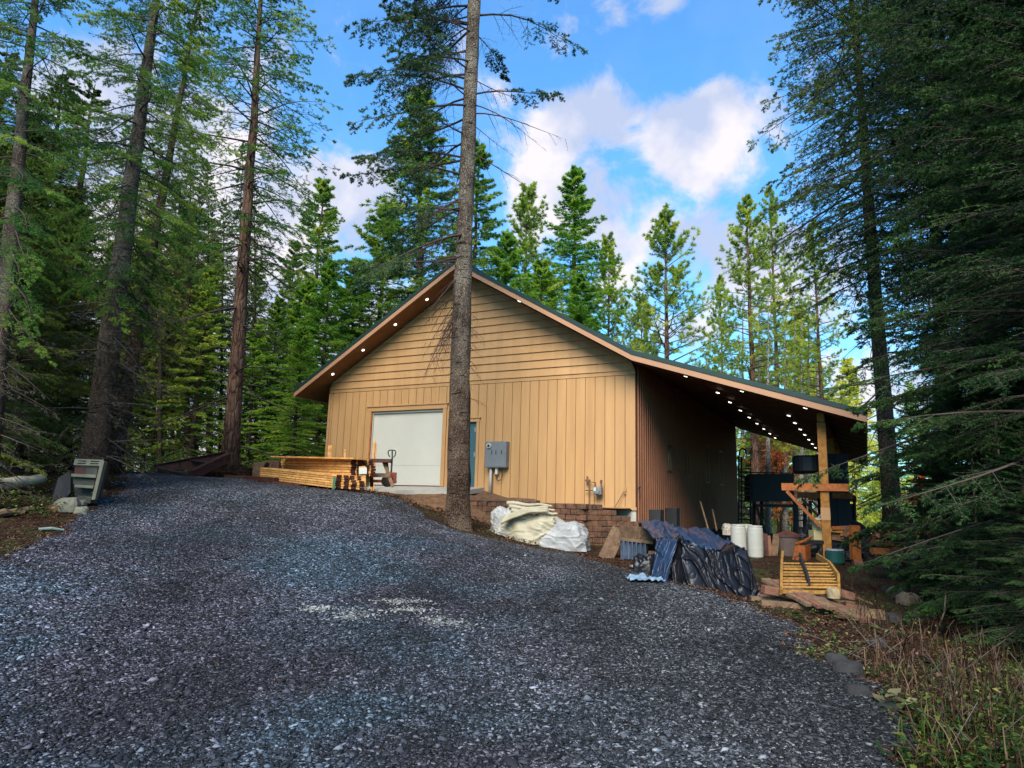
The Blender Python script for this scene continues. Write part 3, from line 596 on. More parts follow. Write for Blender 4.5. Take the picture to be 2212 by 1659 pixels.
# ------------------------------------------------------------------ trees
def nrm(a): return a/np.maximum(np.linalg.norm(a, axis=-1, keepdims=True), 1e-9)
def prisms(p0, p1, r0, r1, n=3):
    t = nrm(p1-p0); ref = np.where(np.abs(t[:, 2:3]) < .9, np.array([[0, 0, 1.]]), np.array([[1., 0, 0]])); a = nrm(np.cross(t, ref)); b = np.cross(t, a); vs = []
    for p, r in ((p0, r0), (p1, r1)):
        for k in range(n):
            an = 2*math.pi*k/n; vs.append(p+(a*math.cos(an)+b*math.sin(an))*np.asarray(r)[:, None])
    V = np.stack(vs, 1); m = len(p0)
    F_ = np.array([[k, (k+1) % n, n+(k+1) % n, n+k] for k in range(n)])
    return V.reshape(-1, 3), (F_[None]+np.arange(m)[:, None, None]*2*n).reshape(-1, 4)
def boughs(r, P0, az, Ln, el, droop, curl, S, sl, T, tl, Nn, nl, nw, leaf=None, wr=.011, ang=55, flat=1., sdroop=.15, s0=.15, bare=0., tipb=.75):
    """first-order limbs with second- and third-order twigs and needles; all arrays"""
    P0 = np.asarray(P0, float); nb = len(P0); az = np.asarray(az, float); Ln = np.asarray(Ln, float); el = np.broadcast_to(el, (nb,)).astype(float); droop = np.broadcast_to(droop, (nb,)); curl = np.broadcast_to(curl, (nb,))
    h = np.stack([np.cos(az), np.sin(az), 0*az], 1); pr = np.stack([-np.sin(az), np.cos(az), 0*az], 1); wob = r.normal(0, .10, nb); ph = r.uniform(0, 6, nb)
    def pos(s):      # s (nb,k)
        x = Ln[:, None]*s*np.cos(el)[:, None]; z = Ln[:, None]*(s*np.sin(el)[:, None]-droop[:, None]*s**2+curl[:, None]*s**3)
        y = Ln[:, None]*(wob[:, None]*s**2+.03*np.sin(s*6+ph[:, None])); 
        return P0[:, None]+h[:, None]*x[..., None]+pr[:, None]*y[..., None]+np.array([0, 0, 1.])*z[..., None]
    K = 7; ss = np.tile(np.linspace(0, 1, K), (nb, 1)); Q = pos(ss); rad = (wr*Ln[:, None]+.004)*(1.02-ss)
    wv, wf = [], []; cnt = [0]
    def addw(v, f): wv.append(v); wf.append(f+cnt[0]); cnt[0] += len(v)
    addw(*prisms(Q[:, :-1].reshape(-1, 3), Q[:, 1:].reshape(-1, 3), rad[:, :-1].ravel(), rad[:, 1:].ravel(), 4))
    s = s0+(1-s0)*(np.arange(S)[None]+r.uniform(0, 1, (nb, S)))/S; A = pos(s); Tn = nrm(pos(s+.02)-A)
    side = np.where((np.arange(S)[None]+r.integers(0, 2, (nb, 1))) % 2 == 0, 1., -1.); th = np.radians(ang+r.normal(0, 10, (nb, S)))
    up = nrm(np.cross(Tn, pr[:, None]+0*Tn)); up = up*np.sign(up[..., 2:3]+1e-9)
    phi = r.uniform(0, 6.28, (nb, S))*(1-flat) if flat < 1 else 0*side
    lat = pr[:, None]*np.cos(phi)[..., None]+up*np.sin(phi)[..., None]
    d2 = nrm(Tn*np.cos(th)[..., None]+lat*(side*np.sin(th))[..., None]+np.array([0, 0, 1.])*(r.normal(0, .12, (nb, S))-sdroop)[..., None])
    l2 = Ln[:, None]*sl*(1-tipb*s)*r.uniform(.55, 1.25, (nb, S))
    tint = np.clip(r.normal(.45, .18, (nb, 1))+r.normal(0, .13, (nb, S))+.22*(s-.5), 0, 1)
    ok = r.uniform(0, 1, (nb, S)) > bare
    if leaf is not None: okl = ok & (s > np.asarray(leaf)[:, None])
    else: okl = ok
    sel = ok.ravel(); A2 = A.reshape(-1, 3)[sel]; D2 = d2.reshape(-1, 3)[sel]; L2_ = l2.ravel()[sel]; tt = tint.ravel()[sel]; lf = okl.ravel()[sel]; U2 = up.reshape(-1, 3)[sel]
    m = len(A2); bend = np.array([0, 0, -1.])*(L2_*.12)[:, None]
    Bm_ = A2+D2*(L2_*.5)[:, None]; B2 = A2+D2*L2_[:, None]+bend
    rr = .0035+.006*L2_
    addw(*prisms(A2, Bm_, rr, rr*.7)); addw(*prisms(Bm_, B2, rr*.7, rr*.25))
    if T:
        u = .1+.9*(np.arange(T)[None]+r.uniform(0, 1, (m, T)))/T
        A3 = A2[:, None]+D2[:, None]*(L2_[:, None]*u)[..., None]+bend[:, None]*(u**2)[..., None]
        sd3 = np.where((np.arange(T)[None]+r.integers(0, 2, (m, 1))) % 2 == 0, 1., -1.); lat3 = nrm(np.cross(D2, U2))
        a3 = np.radians(50+r.normal(0, 12, (m, T)))
        D3 = nrm(D2[:, None]*np.cos(a3)[..., None]+lat3[:, None]*(sd3*np.sin(a3))[..., None]+r.normal(0, .22, (m, T, 3))-np.array([0, 0, .1]))
        L3 = L2_[:, None]*tl*(1-.6*u)*r.uniform(.6, 1.3, (m, T)); t3 = np.clip(tt[:, None]+r.normal(0, .08, (m, T)), 0, 1)
        A3, D3, L3, t3 = A3.reshape(-1, 3), D3.reshape(-1, 3), L3.ravel(), t3.ravel(); l3 = np.repeat(lf, T)
        addw(*prisms(A3, A3+D3*L3[:, None], np.full(len(A3), .003), np.full(len(A3), .0015)))
        A3, D3, L3, t3 = A3[l3], D3[l3], L3[l3], t3[l3]
        A3 = np.r_[A3, Bm_[lf]]; D3 = np.r_[D3, nrm(B2-Bm_)[lf]]; L3 = np.r_[L3, (L2_*.5)[lf]]; t3 = np.r_[t3, tt[lf]]
    else: A3, D3, L3, t3 = A2[lf], D2[lf], L2_[lf], tt[lf]
    m = len(A3); V = None
    if Nn and m:
        u = r.uniform(0, 1, (m, Nn)); rv = r.normal(0, 1, (m, Nn, 3)); rv[..., 2] *= 1-.35*flat
        lat = nrm(rv-D3[:, None]*(rv*D3[:, None]).sum(-1, keepdims=True)); a = np.radians(r.uniform(35, 65, (m, Nn)))
        c = A3[:, None]+D3[:, None]*(L3[:, None]*u)[..., None]
        nd = D3[:, None]*np.cos(a)[..., None]+lat*np.sin(a)[..., None]; l = nl*r.uniform(.7, 1.3, (m, Nn))*(1-.3*u); wdir = nrm(np.cross(nd, r.normal(0, 1, (m, Nn, 3))))*(nw*.5)
        P = np.stack([c-wdir, c+wdir, c+nd*l[..., None]], 2).reshape(-1, 3)
        V = P; tf = np.repeat(np.clip(t3[:, None]+r.normal(0, .05, (m, Nn)), 0, 1).ravel(), 3)
    W_v, W_f = np.concatenate(wv), np.concatenate(wf)
    return (V, tf) if V is not None else None, (W_v, W_f)
def trunk_mb(pts, rad, n=14, seed=0, flare=.35):
    """tapered tube through pts (world or local) with a flared, uneven foot"""
    pts = [Vector(p) for p in pts]; r = random.Random(seed); P = []; Rr = []
    tot = sum((b-a).length for a, b in zip(pts[:-1], pts[1:])); d = 0
    for a, b, ra, rb in zip(pts[:-1], pts[1:], rad[:-1], rad[1:]):
        k = max(2, int((b-a).length/.35))
        for i in range(k):
            t = i/k; P.append(a.lerp(b, t)); h = d+(b-a).length*t; Rr.append((ra+(rb-ra)*t)*(1+flare*math.exp(-h/.28))*(1+r.uniform(-.035, .035)))
        d += (b-a).length
    P.append(pts[-1]); Rr.append(rad[-1]); mb = MB(); mb.tube(P, Rr, n)
    for i, v in enumerate(mb.v):
        j = i//n; c = P[min(j, len(P)-1)]; o = v-c; k = 1+.06*math.sin(i*2.1+j*.7)+r.uniform(-.03, .03)+(.16*math.sin(i % n/n*2*math.pi*5+seed)*math.exp(-j*.5)); mb.v[i] = c+o*k
    return mb
PROT = {}
def proto(name, H, r0, z0, Rm, nb, prof, el, droop, S, sl, T, tl, Nn, nl, nw, seed=1, curl=.1, dead=0, deadL=.5, n=8, lean=0, deadN=0, ell=None, **kw):
    r = np.random.default_rng(seed); t = (np.arange(nb)+r.uniform(0, 1, nb))/nb; t = t**.85; z = z0+(H*.985-z0)*t
    az = np.arange(nb)*2.399+r.normal(0, .4, nb); Ln = Rm*np.array([prof(a) for a in t])*r.uniform(.65, 1.2, nb)+.12
    e0, e1 = el; ee = np.radians(e0+(e1-e0)*t+r.normal(0, 6, nb)); P0 = np.stack([.0*z, .0*z, z], 1)
    fo, wd = boughs(r, P0, az, Ln, ee, droop*(1-.6*t), curl, S, sl, T, tl, Nn, nl, nw, **kw)
    d = {'H': H, 'fol': fo, 'wood': wd, 'dead': None}
    if dead:
        zz = r.uniform(z0*.12+.3, z0*1.1+.3, dead); az = r.uniform(0, 6.28, dead); Ln = deadL*r.uniform(.4, 1.3, dead)
        fo2, wd2 = boughs(r, np.stack([0*zz, 0*zz, zz], 1), az, Ln, np.radians(r.normal(-8, 12, dead)), .3, .15, 7, .35, 3 if deadN else 0, .4, deadN, .05, .02, bare=.2)
        d['dead'] = (fo2, wd2)
    mb = MB(); k = 14; rr = random.Random(seed)
    mb.tube([(rr.uniform(-1, 1)*.012*i/k*H*.2, rr.uniform(-1, 1)*.012*i/k*H*.2, H*i/k) for i in range(k+1)], [r0*(1-.97*i/k)*(1.25 if i == 0 else 1)+.006 for i in range(k+1)], n); d['trunk'] = mb
    me = {}
    me['crown'] = npmesh(name+'_crown', fo[0], np.arange(len(fo[0])).reshape(-1, 3), {'tint': fo[1]})
    me['limbs'] = npmesh(name+'_limbs', *wd)
    if d['dead']:
        me['dead_branches'] = npmesh(name+'_dead', *d['dead'][1])
        if d['dead'][0]: me['lichen'] = npmesh(name+'_lichen', d['dead'][0][0], np.arange(len(d['dead'][0][0])).reshape(-1, 3), {'tint': d['dead'][0][1]})
    m_ = D.meshes.new(name+'_trunk'); m_.from_pydata(mb.v, [], mb.f); m_.polygons.foreach_set('use_smooth', [True]*len(m_.polygons)); me['trunk'] = m_
    PROT[name] = (H, me)
def tree(pname, base, H, wide, label, mats, kind='fir_tree', group=None, lean=(0, 0), rot=None, cat='tree'):
    H0, me = PROT[pname]; s = H/H0; rz = rot if rot is not None else random.uniform(0, 6.28)
    M = Matrix.Translation(base) @ Matrix.Rotation(lean[0], 4, 'X') @ Matrix.Rotation(lean[1], 4, 'Y') @ Matrix.Rotation(rz, 4, 'Z') @ Matrix.Diagonal((s*wide, s*wide, s, 1))
    root = D.objects.new(kind, None); col.objects.link(root); root.matrix_world = M; tag(root, label, cat, group)
    for k, m in me.items():
        o = D.objects.new({'crown': 'crown', 'limbs': 'limbs', 'trunk': 'trunk', 'dead_branches': 'dead_branches', 'lichen': 'lichen'}[k], m); col.objects.link(o); o.parent = root
        mm = mats['leaf'] if k == 'crown' else mats['bark'] if k == 'trunk' else mats.get('lich', F_lichen) if k == 'lichen' else mats.get('twig', M_twig)
        if not m.materials: m.materials.append(mm)
        if m.materials[0] != mm:
            o.material_slots[0].link = 'OBJECT'; o.material_slots[0].material = mm
    return root
def treep(pname, tip, Y, wide, label, mats, base=None, zb=None, **kw):
    """tree whose tip is seen at pixel tip at distance Y; base pixel x gives the lean"""
    t = at(*tip, Y); bx = at(base, 1050, Y).x if base is not None else t.x; b = Vector((bx, Y, 0)); b.z = (g1(b.x, b.y)-.15) if zb is None else zb
    return tree(pname, b, (t-b).length, wide, label, mats, lean=(0, math.atan2(t.x-b.x, t.z-b.z)), **kw)
cone = lambda t: (1-t)**.85*.95+.05
full = lambda t: min(1, .55+t*1.6)*(1-t)**.7
round_ = lambda t: (math.sin(min(1, t*1.15+.12)*math.pi)**.6)*.9+.12 if t < .78 else max(.15, (1-t)*2.6)
proto('far_fir', 20, .24, 3.2, 3.7, 150, cone, (-12, 38), .35, 12, .42, 0, 0, 50, .17, .034, 1, dead=20, deadL=1.6)
proto('dense_fir', 14, .18, .4, 3.7, 170, cone, (-10, 40), .35, 14, .42, 0, 0, 52, .135, .028, 2)
proto('open_pine', 20, .24, 3.5, 3.5, 110, round_, (5, 48), .25, 10, .36, 0, 0, 62, .23, .030, 3, curl=.32, flat=.3, s0=.3, dead=26, deadL=2.2, sdroop=-.15)
proto('tall_pine', 22, .26, 5, 3.8, 110, full, (-5, 45), .3, 11, .34, 0, 0, 58, .22, .028, 4, curl=.3, flat=.4, s0=.25, dead=34, deadL=2.6, bare=.15, sdroop=-.1)
proto('sparse_fir', 24, .28, 8, 3.8, 135, full, (-18, 30), .4, 13, .42, 4, .4, 18, .10, .019, 5, dead=50, deadL=2.4, bare=.1)
proto('droop_larch', 12, .16, 1, 2.4, 110, cone, (0, 40), .75, 13, .45, 0, 0, 40, .22, .022, 6, sdroop=.7, bare=.05)
proto('leafy', 7, .1, .8, 1.9, 90, round_, (15, 60), .2, 9, .4, 0, 0, 30, .12, .10, 7, flat=.2)
proto('snag', 14, .17, 2, 1.7, 70, lambda t: .4+.5*(1-t), (-25, 10), .5, 7, .4, 0, 0, 1, .05, .01, 8, bare=.3)
proto('near_fir', 14, .2, .7, 3.8, 175, lambda t: (1-t)**.8*min(1, .34+t*2.6)*.98+.06, (-12, 30), .35, 21, .42, 8, .42, 20, .055, .0155, 9, dead=22, deadL=1.6, n=14, deadN=3)
proto('tall_dense', 24, .27, 8.5, 4.4, 185, lambda t: min(1, .5+t*2)*(1-t)**.5, (-15, 25), .35, 16, .42, 6, .42, 18, .085, .020, 12, dead=50, deadL=2.0, n=14, deadN=0, bare=.05)
proto('tall_near', 22, .40, 6, 3.6, 112, lambda t: min(1, .5+t*1.5)*(1-t)**.55, (-22, 25), .38, 18, .44, 7, .42, 19, .072, .0175, 10, dead=95, deadL=1.9, n=14, deadN=8, bare=.08)
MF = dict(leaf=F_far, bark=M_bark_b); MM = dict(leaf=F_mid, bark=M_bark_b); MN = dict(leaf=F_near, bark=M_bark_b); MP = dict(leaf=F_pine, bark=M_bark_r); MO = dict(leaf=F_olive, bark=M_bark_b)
ML = dict(leaf=F_larch, bark=M_bark_b)
# --- behind the workshop, from left to right
treep('dense_fir', (715, 560), 31, 1.1, 'bright green young fir beside the left end of the workshop roof', MF)
treep('dense_fir', (655, 705), 27, 1.15, 'short yellow-green fir left of the workshop wall', MF)
treep('dense_fir', (603, 640), 32, 1.0, 'pale green fir behind the short fir left of the workshop', MM)
treep('far_fir', (905, 180), 33, 1.35, 'tall dark fir seen through the branches left of the grey trunk', MM, kind='tall_fir', base=912)
treep('far_fir', (1035, 300), 36, 1.1, 'dark fir half hidden behind the grey trunk above the ridge', MM, kind='tall_fir')
treep('dense_fir', (835, 440), 34, 1.25, 'mid green fir above the left roof slope', MM)
treep('dense_fir', (770, 560), 33, 1.2, 'bushy light green fir beside the left roof slope', MF)
treep('dense_fir', (665, 610), 36, 1.3, 'broad light green fir behind the one beside the roof end', MF)
treep('dense_fir', (560, 700), 30, 1.25, 'low bright fir right behind the red trunk', MF)
treep('dense_fir', (1170, 560), 36, 1.3, 'bushy fir low behind the upper right roof slope', MF)
treep('far_fir', (700, 380), 38, 1.2, 'open fir rising between the red trunk and the left roof slope', MM)
treep('open_pine', (1140, 400), 40, 1.05, 'pine with rounded top just right of the workshop ridge', MP, kind='pine_tree')
treep('dense_fir', (1095, 500), 33, 1.2, 'low bushy fir peeping over the ridge', MF)
treep('far_fir', (1243, 356), 42, 1.3, 'blue-green pointed fir, tallest of the row behind the right roof slope', MF, kind='tall_fir')
treep('open_pine', (1315, 512), 44, .95, 'small pine between the pointed fir and the round-topped pine', MP, kind='pine_tree')
treep('dense_fir', (1255, 590), 35, 1.3, 'low bright fir behind the middle of the right roof slope', MF)
treep('open_pine', (1437, 456), 42, 1.15, 'freestanding pine against the sky above the bend of the roof', MP, kind='pine_tree')
treep('open_pine', (1385, 640), 48, .9, 'slim pine just left of the freestanding pine', MP, kind='pine_tree')
treep('tall_pine', (1612, 416), 40, 1.15, 'broad yellow-green pine above the lean-to roof', MP, kind='pine_tree')
treep('tall_pine', (1662, 398), 47, .8, 'thin ragged pine behind the broad pine', MP, kind='pine_tree')
treep('tall_pine', (1755, 470), 38, .9, 'thin pine with dead lower limbs above the lean-to end', MP, kind='pine_tree')
treep('tall_pine', (1555, 590), 52, .8, 'faint pine left of the broad pine', MP, kind='pine_tree')
treep('droop_larch', (1720, 660), 52, 1.3, 'pale yellow-green drooping tree above the lean-to roof', ML, kind='larch_tree')
treep('droop_larch', (1640, 740), 50, 1.1, 'lower yellow-green tree left of the pale drooping tree', ML, kind='larch_tree')
treep('droop_larch', (1830, 770), 48, 1.2, 'yellow-green tree behind the lean-to corner', ML, kind='larch_tree')
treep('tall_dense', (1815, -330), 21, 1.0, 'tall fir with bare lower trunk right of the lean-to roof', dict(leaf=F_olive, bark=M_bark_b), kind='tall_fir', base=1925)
# --- left forest
treep('sparse_fir', (580, -240), 23, 1.15, 'tall red-barked fir left of the workshop with sunlit crown', dict(leaf=F_mid, bark=M_bark_r), kind='tall_fir', base=494)
for i, (tx, ty, Y, wd, p, m_) in enumerate([(330, 470, 34, 1.1, 'far_fir', MF), (410, 430, 37, 1.1, 'far_fir', MF), (290, 590, 32, 1.0, 'far_fir', MF), (470, 520, 40, 1.1, 'far_fir', MF), (380, 620, 44, 1.0, 'far_fir', MM), (560, 560, 43, 1.0, 'far_fir', MM),
        (640, 520, 47, .9, 'far_fir', MO), (250, 520, 38, 1.0, 'far_fir', MM)]):
    treep(p, (tx, ty), Y, wd, 'green fir in the lit stand between the big left trunk and the red trunk', m_, group='firs in the lit stand')
for tx, ty, Y, lab in [(318, 500, 28, 'bright fir just right of the big left trunk'), (395, 470, 30, 'bright pointed fir midway between the two big left trunks'), (455, 570, 28, 'bright fir just left of the red trunk')]:
    treep('far_fir', (tx, ty), Y, 1.25, lab, dict(leaf=F_pine, bark=M_bark_b))
for i, (x, Y, ty) in enumerate([(345, 27, 300), (372, 29, 380), (402, 28, 260), (452, 29, 340), (478, 33, 420), (425, 35, 400), (512, 31, 300), (310, 31, 350), (560, 36, 380), (282, 28, 250), (335, 36, 420), (390, 40, 450), (465, 42, 450)]):
    treep('sparse_fir', (x+random.uniform(-12, 12), ty), Y, .62, 'slim dark trunk of the stand behind the rusty frame', dict(leaf=F_olive, bark=M_bark_b), base=x, group='slim trunks behind the rusty frame', kind='slim_fir')
for i, (x, Y, ty) in enumerate([(20, 22, 100), (90, 26, 200), (140, 24, 150), (60, 19, 260), (205, 29, 180), (-60, 20, 100), (165, 33, 400), (110, 17, 500), (35, 27, 330), (-20, 30, 300)]):
    treep('near_fir' if ty > 250 else 'tall_near', (x, ty), Y, 1.15, 'dark fir in the thicket left of the double trunk', dict(leaf=F_olive, bark=M_bark_b), group='firs of the dark left thicket')
treep('tall_near', (-160, -100), 12, 1.0, 'dark fir outside the left edge whose boughs reach into the photo', dict(leaf=F_olive, bark=M_bark_b, lich=F_lichen), kind='tall_fir', base=-200)
treep('tall_near', (440, -60), 18, .8, 'slimmer second stem growing right beside the big grey-barked fir', dict(leaf=F_mid, bark=M_bark_b), kind='tall_fir', base=236)
treep('tall_near', (110, -330), 11.5, .8, 'dark fir with grey trunk near the left edge of the photo', dict(leaf=F_mid, bark=M_bark_c, twig=M_twig, lich=F_lichen), kind='tall_fir', base=-30)
for tx, ty, Y, wd, lab in [(45, 330, 15.5, 1.0, 'dark twiggy fir at the far left behind the pale log'), (150, 400, 18.5, 1.0, 'dark twiggy fir left of the double trunk'), (-60, 200, 13, .9, 'dark fir cut by the left edge of the photo')]: treep('near_fir', (tx, ty), Y, wd, lab, dict(leaf=F_olive, bark=M_bark_b, twig=M_twigg), base=tx-8, kind='twiggy_fir')
treep('tall_near', (385, -360), 14.5, .92, 'big grey-barked fir beside the slotted block stack', dict(leaf=F_mid, bark=M_bark_c, twig=M_twig), kind='tall_fir', base=196)
# --- right side, close
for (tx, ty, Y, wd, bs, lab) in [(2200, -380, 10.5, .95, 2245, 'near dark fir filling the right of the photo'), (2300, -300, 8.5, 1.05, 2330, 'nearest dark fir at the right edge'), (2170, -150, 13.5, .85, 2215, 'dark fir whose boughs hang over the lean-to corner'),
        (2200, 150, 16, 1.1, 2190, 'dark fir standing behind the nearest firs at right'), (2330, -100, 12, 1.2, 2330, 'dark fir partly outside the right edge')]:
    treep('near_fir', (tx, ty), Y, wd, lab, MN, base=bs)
treep('tall_dense', (1985, -300), 17.5, 1.0, 'tall dark fir between the bare-trunked fir and the near right firs', MN, base=2040, kind='tall_fir')
treep('tall_dense', (2080, -480), 13.5, 1.0, 'tall dark fir just left of the near right firs, top out of the photo', MN, base=2130, kind='tall_fir')
for (tx, ty, Y, lab) in [(2100, 760, 11, 'small dark fir under the near firs at right'), (2200, 900, 8, 'small dark sapling at the right edge'), (2010, 960, 15, 'small fir beside the firewood at right')]:
    treep('near_fir', (tx, ty), Y, 1.5, lab, MN, base=tx, kind='young_fir')
# --- background fill and the trees seen under the lean-to
for i in range(46):
    x = -46+i*2.5+random.uniform(-1, 1); Y = random.uniform(52, 75); 
    if -2 < x < 24: Y += 30
    if -42 < x < -19: continue
    b = Vector((x, Y, g1(x, Y)-.3)); tree('far_fir' if i % 3 else 'dense_fir', b, random.uniform(10, 14) if x > -12 else random.uniform(13, 18), 1.15, 'distant fir in the woods behind the workshop', MF if i % 2 else MM, group='distant firs')
treep('leafy', (1672, 880), 42, .8, 'orange autumn tree seen under the lean-to roof', dict(leaf=F_orange, bark=M_bark_b), kind='autumn_tree')
treep('leafy', (1990, 1030), 30, 1.2, 'orange-brown autumn shrub right of the tractor', dict(leaf=F_orange, bark=M_bark_b), kind='autumn_shrub')
treep('leafy', (1910, 985), 40, 1.3, 'yellow-green shrub behind the tractor', dict(leaf=F_larch, bark=M_bark_b), kind='shrub')
treep('leafy', (1620, 950), 44, 1.2, 'green shrub at the far end of the side wall', dict(leaf=F_pine, bark=M_bark_b), kind='shrub')
for x in (1636, 1692, 1712, 1727, 1742, 1762, 1655, 1600):
    treep('snag', (x+4, 640), random.uniform(34, 46), 1.0, 'pale bare trunk seen under the lean-to roof', dict(leaf=F_lichen, bark=M_bark_g, twig=M_twigg), base=x, kind='bare_tree', group='pale bare trunks behind the lean-to')
# --- the grey trunk in front of the workshop, built limb by limb
ct = thing('fir_tree', 'tall grey-barked fir in front of the workshop with dead lower twigs', 'tree', at(992, 1142, 16.5))
CY = 16.5
tp = [at(991, 1150, CY), at(991, 1000, CY), at(994, 800, CY), at(1000, 600, CY), at(1010, 350, CY), at(1018, 150, CY), at(1025, 0, CY), at(1035, -220, CY)]; tp[0].z -= .3
tr = [.295, .27, .245, .215, .19, .175, .165, .14]
trunk_mb(tp, tr, 20, 2, .42).build('trunk', M_bark_c, ct, smooth=True)
def on_trunk(py):
    for a, b in zip(tp[:-1], tp[1:]):
        z = at(1010, py, CY).z
        if a.z <= z <= b.z: return a.lerp(b, (z-a.z)/(b.z-a.z))
    return tp[-1].copy()
def limbset(rows, seed, **kw):
    r = np.random.default_rng(seed); P, A_, Ls, E_, Dp, Cu, Lf = [], [], [], [], [], [], []
    for (py, azd, ln, eld, dr_, cu, lf) in rows:
        p = on_trunk(py); P.append(p[:]); A_.append(math.radians(azd)); Ls.append(ln); E_.append(math.radians(eld)); Dp.append(dr_); Cu.append(cu); Lf.append(lf)
    return boughs(r, np.array(P), A_, Ls, np.array(E_), np.array(Dp), np.array(Cu), leaf=Lf, **kw)
rows = []
rr = random.Random(4)
for py, ln, n_ in [(-190, 2.6, 4), (-130, 2.9, 4), (-70, 3.0, 4), (-20, 3.2, 4), (30, 3.2, 4), (75, 3.2, 4), (120, 3.1, 3), (175, 3.1, 4), (230, 3.2, 4), (290, 3.2, 3), (360, 3.3, 3), (440, 3.3, 3), (510, 3.1, 2), (570, 2.9, 2)]:
    for k in range(n_):
        rows.append((py+rr.uniform(-22, 22), 180+rr.uniform(-50, 60), ln*rr.uniform(.65, 1.1), rr.uniform(-14, 10)-(py > 400)*8, rr.uniform(.2, .4), .12, .28+(py > 250)*.12))
rows += [(30, 15, 3.2, 14, .34, 0, .42), (-15, -25, 2.4, 18, .3, .05, .35), (205, 8, 2.5, 14, .12, 0, .40), (60, 60, 1.6, -5, .3, 0, .4), (-80, 20, 2.7, 15, .3, 0, .3), (-140, -10, 2.6, 15, .3, 0, .3)]
fo, wd = limbset(rows, 3, S=22, sl=.34, T=7, tl=.42, Nn=20, nl=.075, nw=.017, bare=.05, sdroop=.35)
link('crown', npmesh('crown', fo[0]-np.array(ct.location), np.arange(len(fo[0])).reshape(-1, 3), {'tint': fo[1]}), F_olive if 0 else foliage('grey_fir_needles', (.014, .045, .02), (.04, .10, .035), (.12, .19, .05), .35), ct)
link('limbs', npmesh('limbs', wd[0]-np.array(ct.location), wd[1]), M_twig, ct)
rows = [(222, 4, 2.2, -18, .18, 0, 2), (325, 2, 2.2, -22, .25, .1, 2), (170, -5, 1.7, -25, .2, 0, 2), (268, 30, 1.5, -12, .2, 0, 2), (245, -10, 2.6, -8, .16, 0, 2)]
for i in range(26): rows.append((rr.uniform(330, 660), 180+rr.uniform(-75, 75), rr.uniform(.6, 2.0), rr.uniform(-45, -5), .3, .1, 2))
for i in range(16): rows.append((rr.uniform(590, 860), rr.uniform(-70, 60), rr.uniform(.3, .8), rr.uniform(-50, 10), .3, 0, 2))
for i in range(14): rows.append((rr.uniform(600, 720), 180+rr.uniform(-60, 70), rr.uniform(.6, 1.5), rr.uniform(-58, -30), .45, 0, 2))
rows += [(640, 190, 1.5, -50, .45, .05, 2), (655, 200, 1.75, -58, .4, .1, 2), (690, 185, 1.3, -50, .4, 0, 2), (668, 170, 1.5, -48, .5, 0, 2)]
fo, wd = limbset(rows, 6, S=9, sl=.42, T=3, tl=.4, Nn=0, nl=.05, nw=.02, bare=.15, sdroop=.45, wr=.008)
link('dead_branches', npmesh('dead_branches', wd[0]-np.array(ct.location), wd[1]), mat('dead_twig', (.07, .04, .03), .9, .4, 6, 0), ct)
# ------------------------------------------------------------------ utilities on the front wall
def k3(x, y): return (1350+x/3.16)*.72, (1250+y/3.16)*.72
def k4(x, y): return (1780+x/2.458)*.72, (1200+y/2.458)*.72
def k2(x, y): return (700+x/2.765)*.72, (1150+y/2.765)*.72
def kA(x, y): return (950+x/3.687)*.72, (1050+y/3.687)*.72
def k1(x, y): return (x/2.458)*.72, (1250+y/2.458)*.72
a, b = atv(*k3(356, 240), -.1), atv(*k3(548, 485), -.1)
cab = thing('utility_cabinet', 'grey electrical cabinet with a round meter on the tan wall', 'meter cabinet', B(a.x, -.1, b.z), M=BM((a.x+b.x)/2, -.02, b.z))
cx, wd = (a.x+b.x)/2, b.x-a.x; ht = a.z-b.z
mb = MB(); lb(mb, a.x, b.x, -.24, -.022, b.z, a.z); mb.build('housing', M_cab, cab, bevel=.012)
mb = MB(); lb(mb, a.x+.02, b.x-.02, -.248, -.2405, b.z+.03, b.z+ht*.62); mb.build('cover_panel', M_cab, cab, bevel=.003)
mc = B(a.x+wd*.2, -.241, a.z-ht*.17)
mb = MB(); mb.tube([mc, mc-BY*.05], .075, 20); me_ = mb.build('meter', M_white, cab)
mb = MB(); mb.tube([mc-BY*.0505, mc-BY*.065], .045, 16); mb.build('dial', M_dark, me_)
for fx in (.33, .53, .80):
    mb = MB(); lb(mb, a.x+wd*fx-.012, a.x+wd*fx+.012, -.256, -.2485, b.z+ht*.5, b.z+ht*.66); mb.build('latch', M_dark, cab)
mb = MB(); x = a.x+wd*.22; mb.tube([B(x, -.12, b.z-.001), B(x, -.12, b.z-.8)], .045, 12); mb.build('conduit', M_pvc, cab, smooth=True)
mb = MB(); lb(mb, x+.17, x+.25, -.16, -.08, b.z-.2, b.z-.001); mb.build('fitting', M_white, cab)
mb = MB(); mb.tube([B(x+.28+.13*math.cos(t), -.1, b.z-.12-.28*math.sin(t)) for t in [math.pi*i/12 for i in range(13)]], .012, 8); mb.build('cable_loop', M_rust, cab)
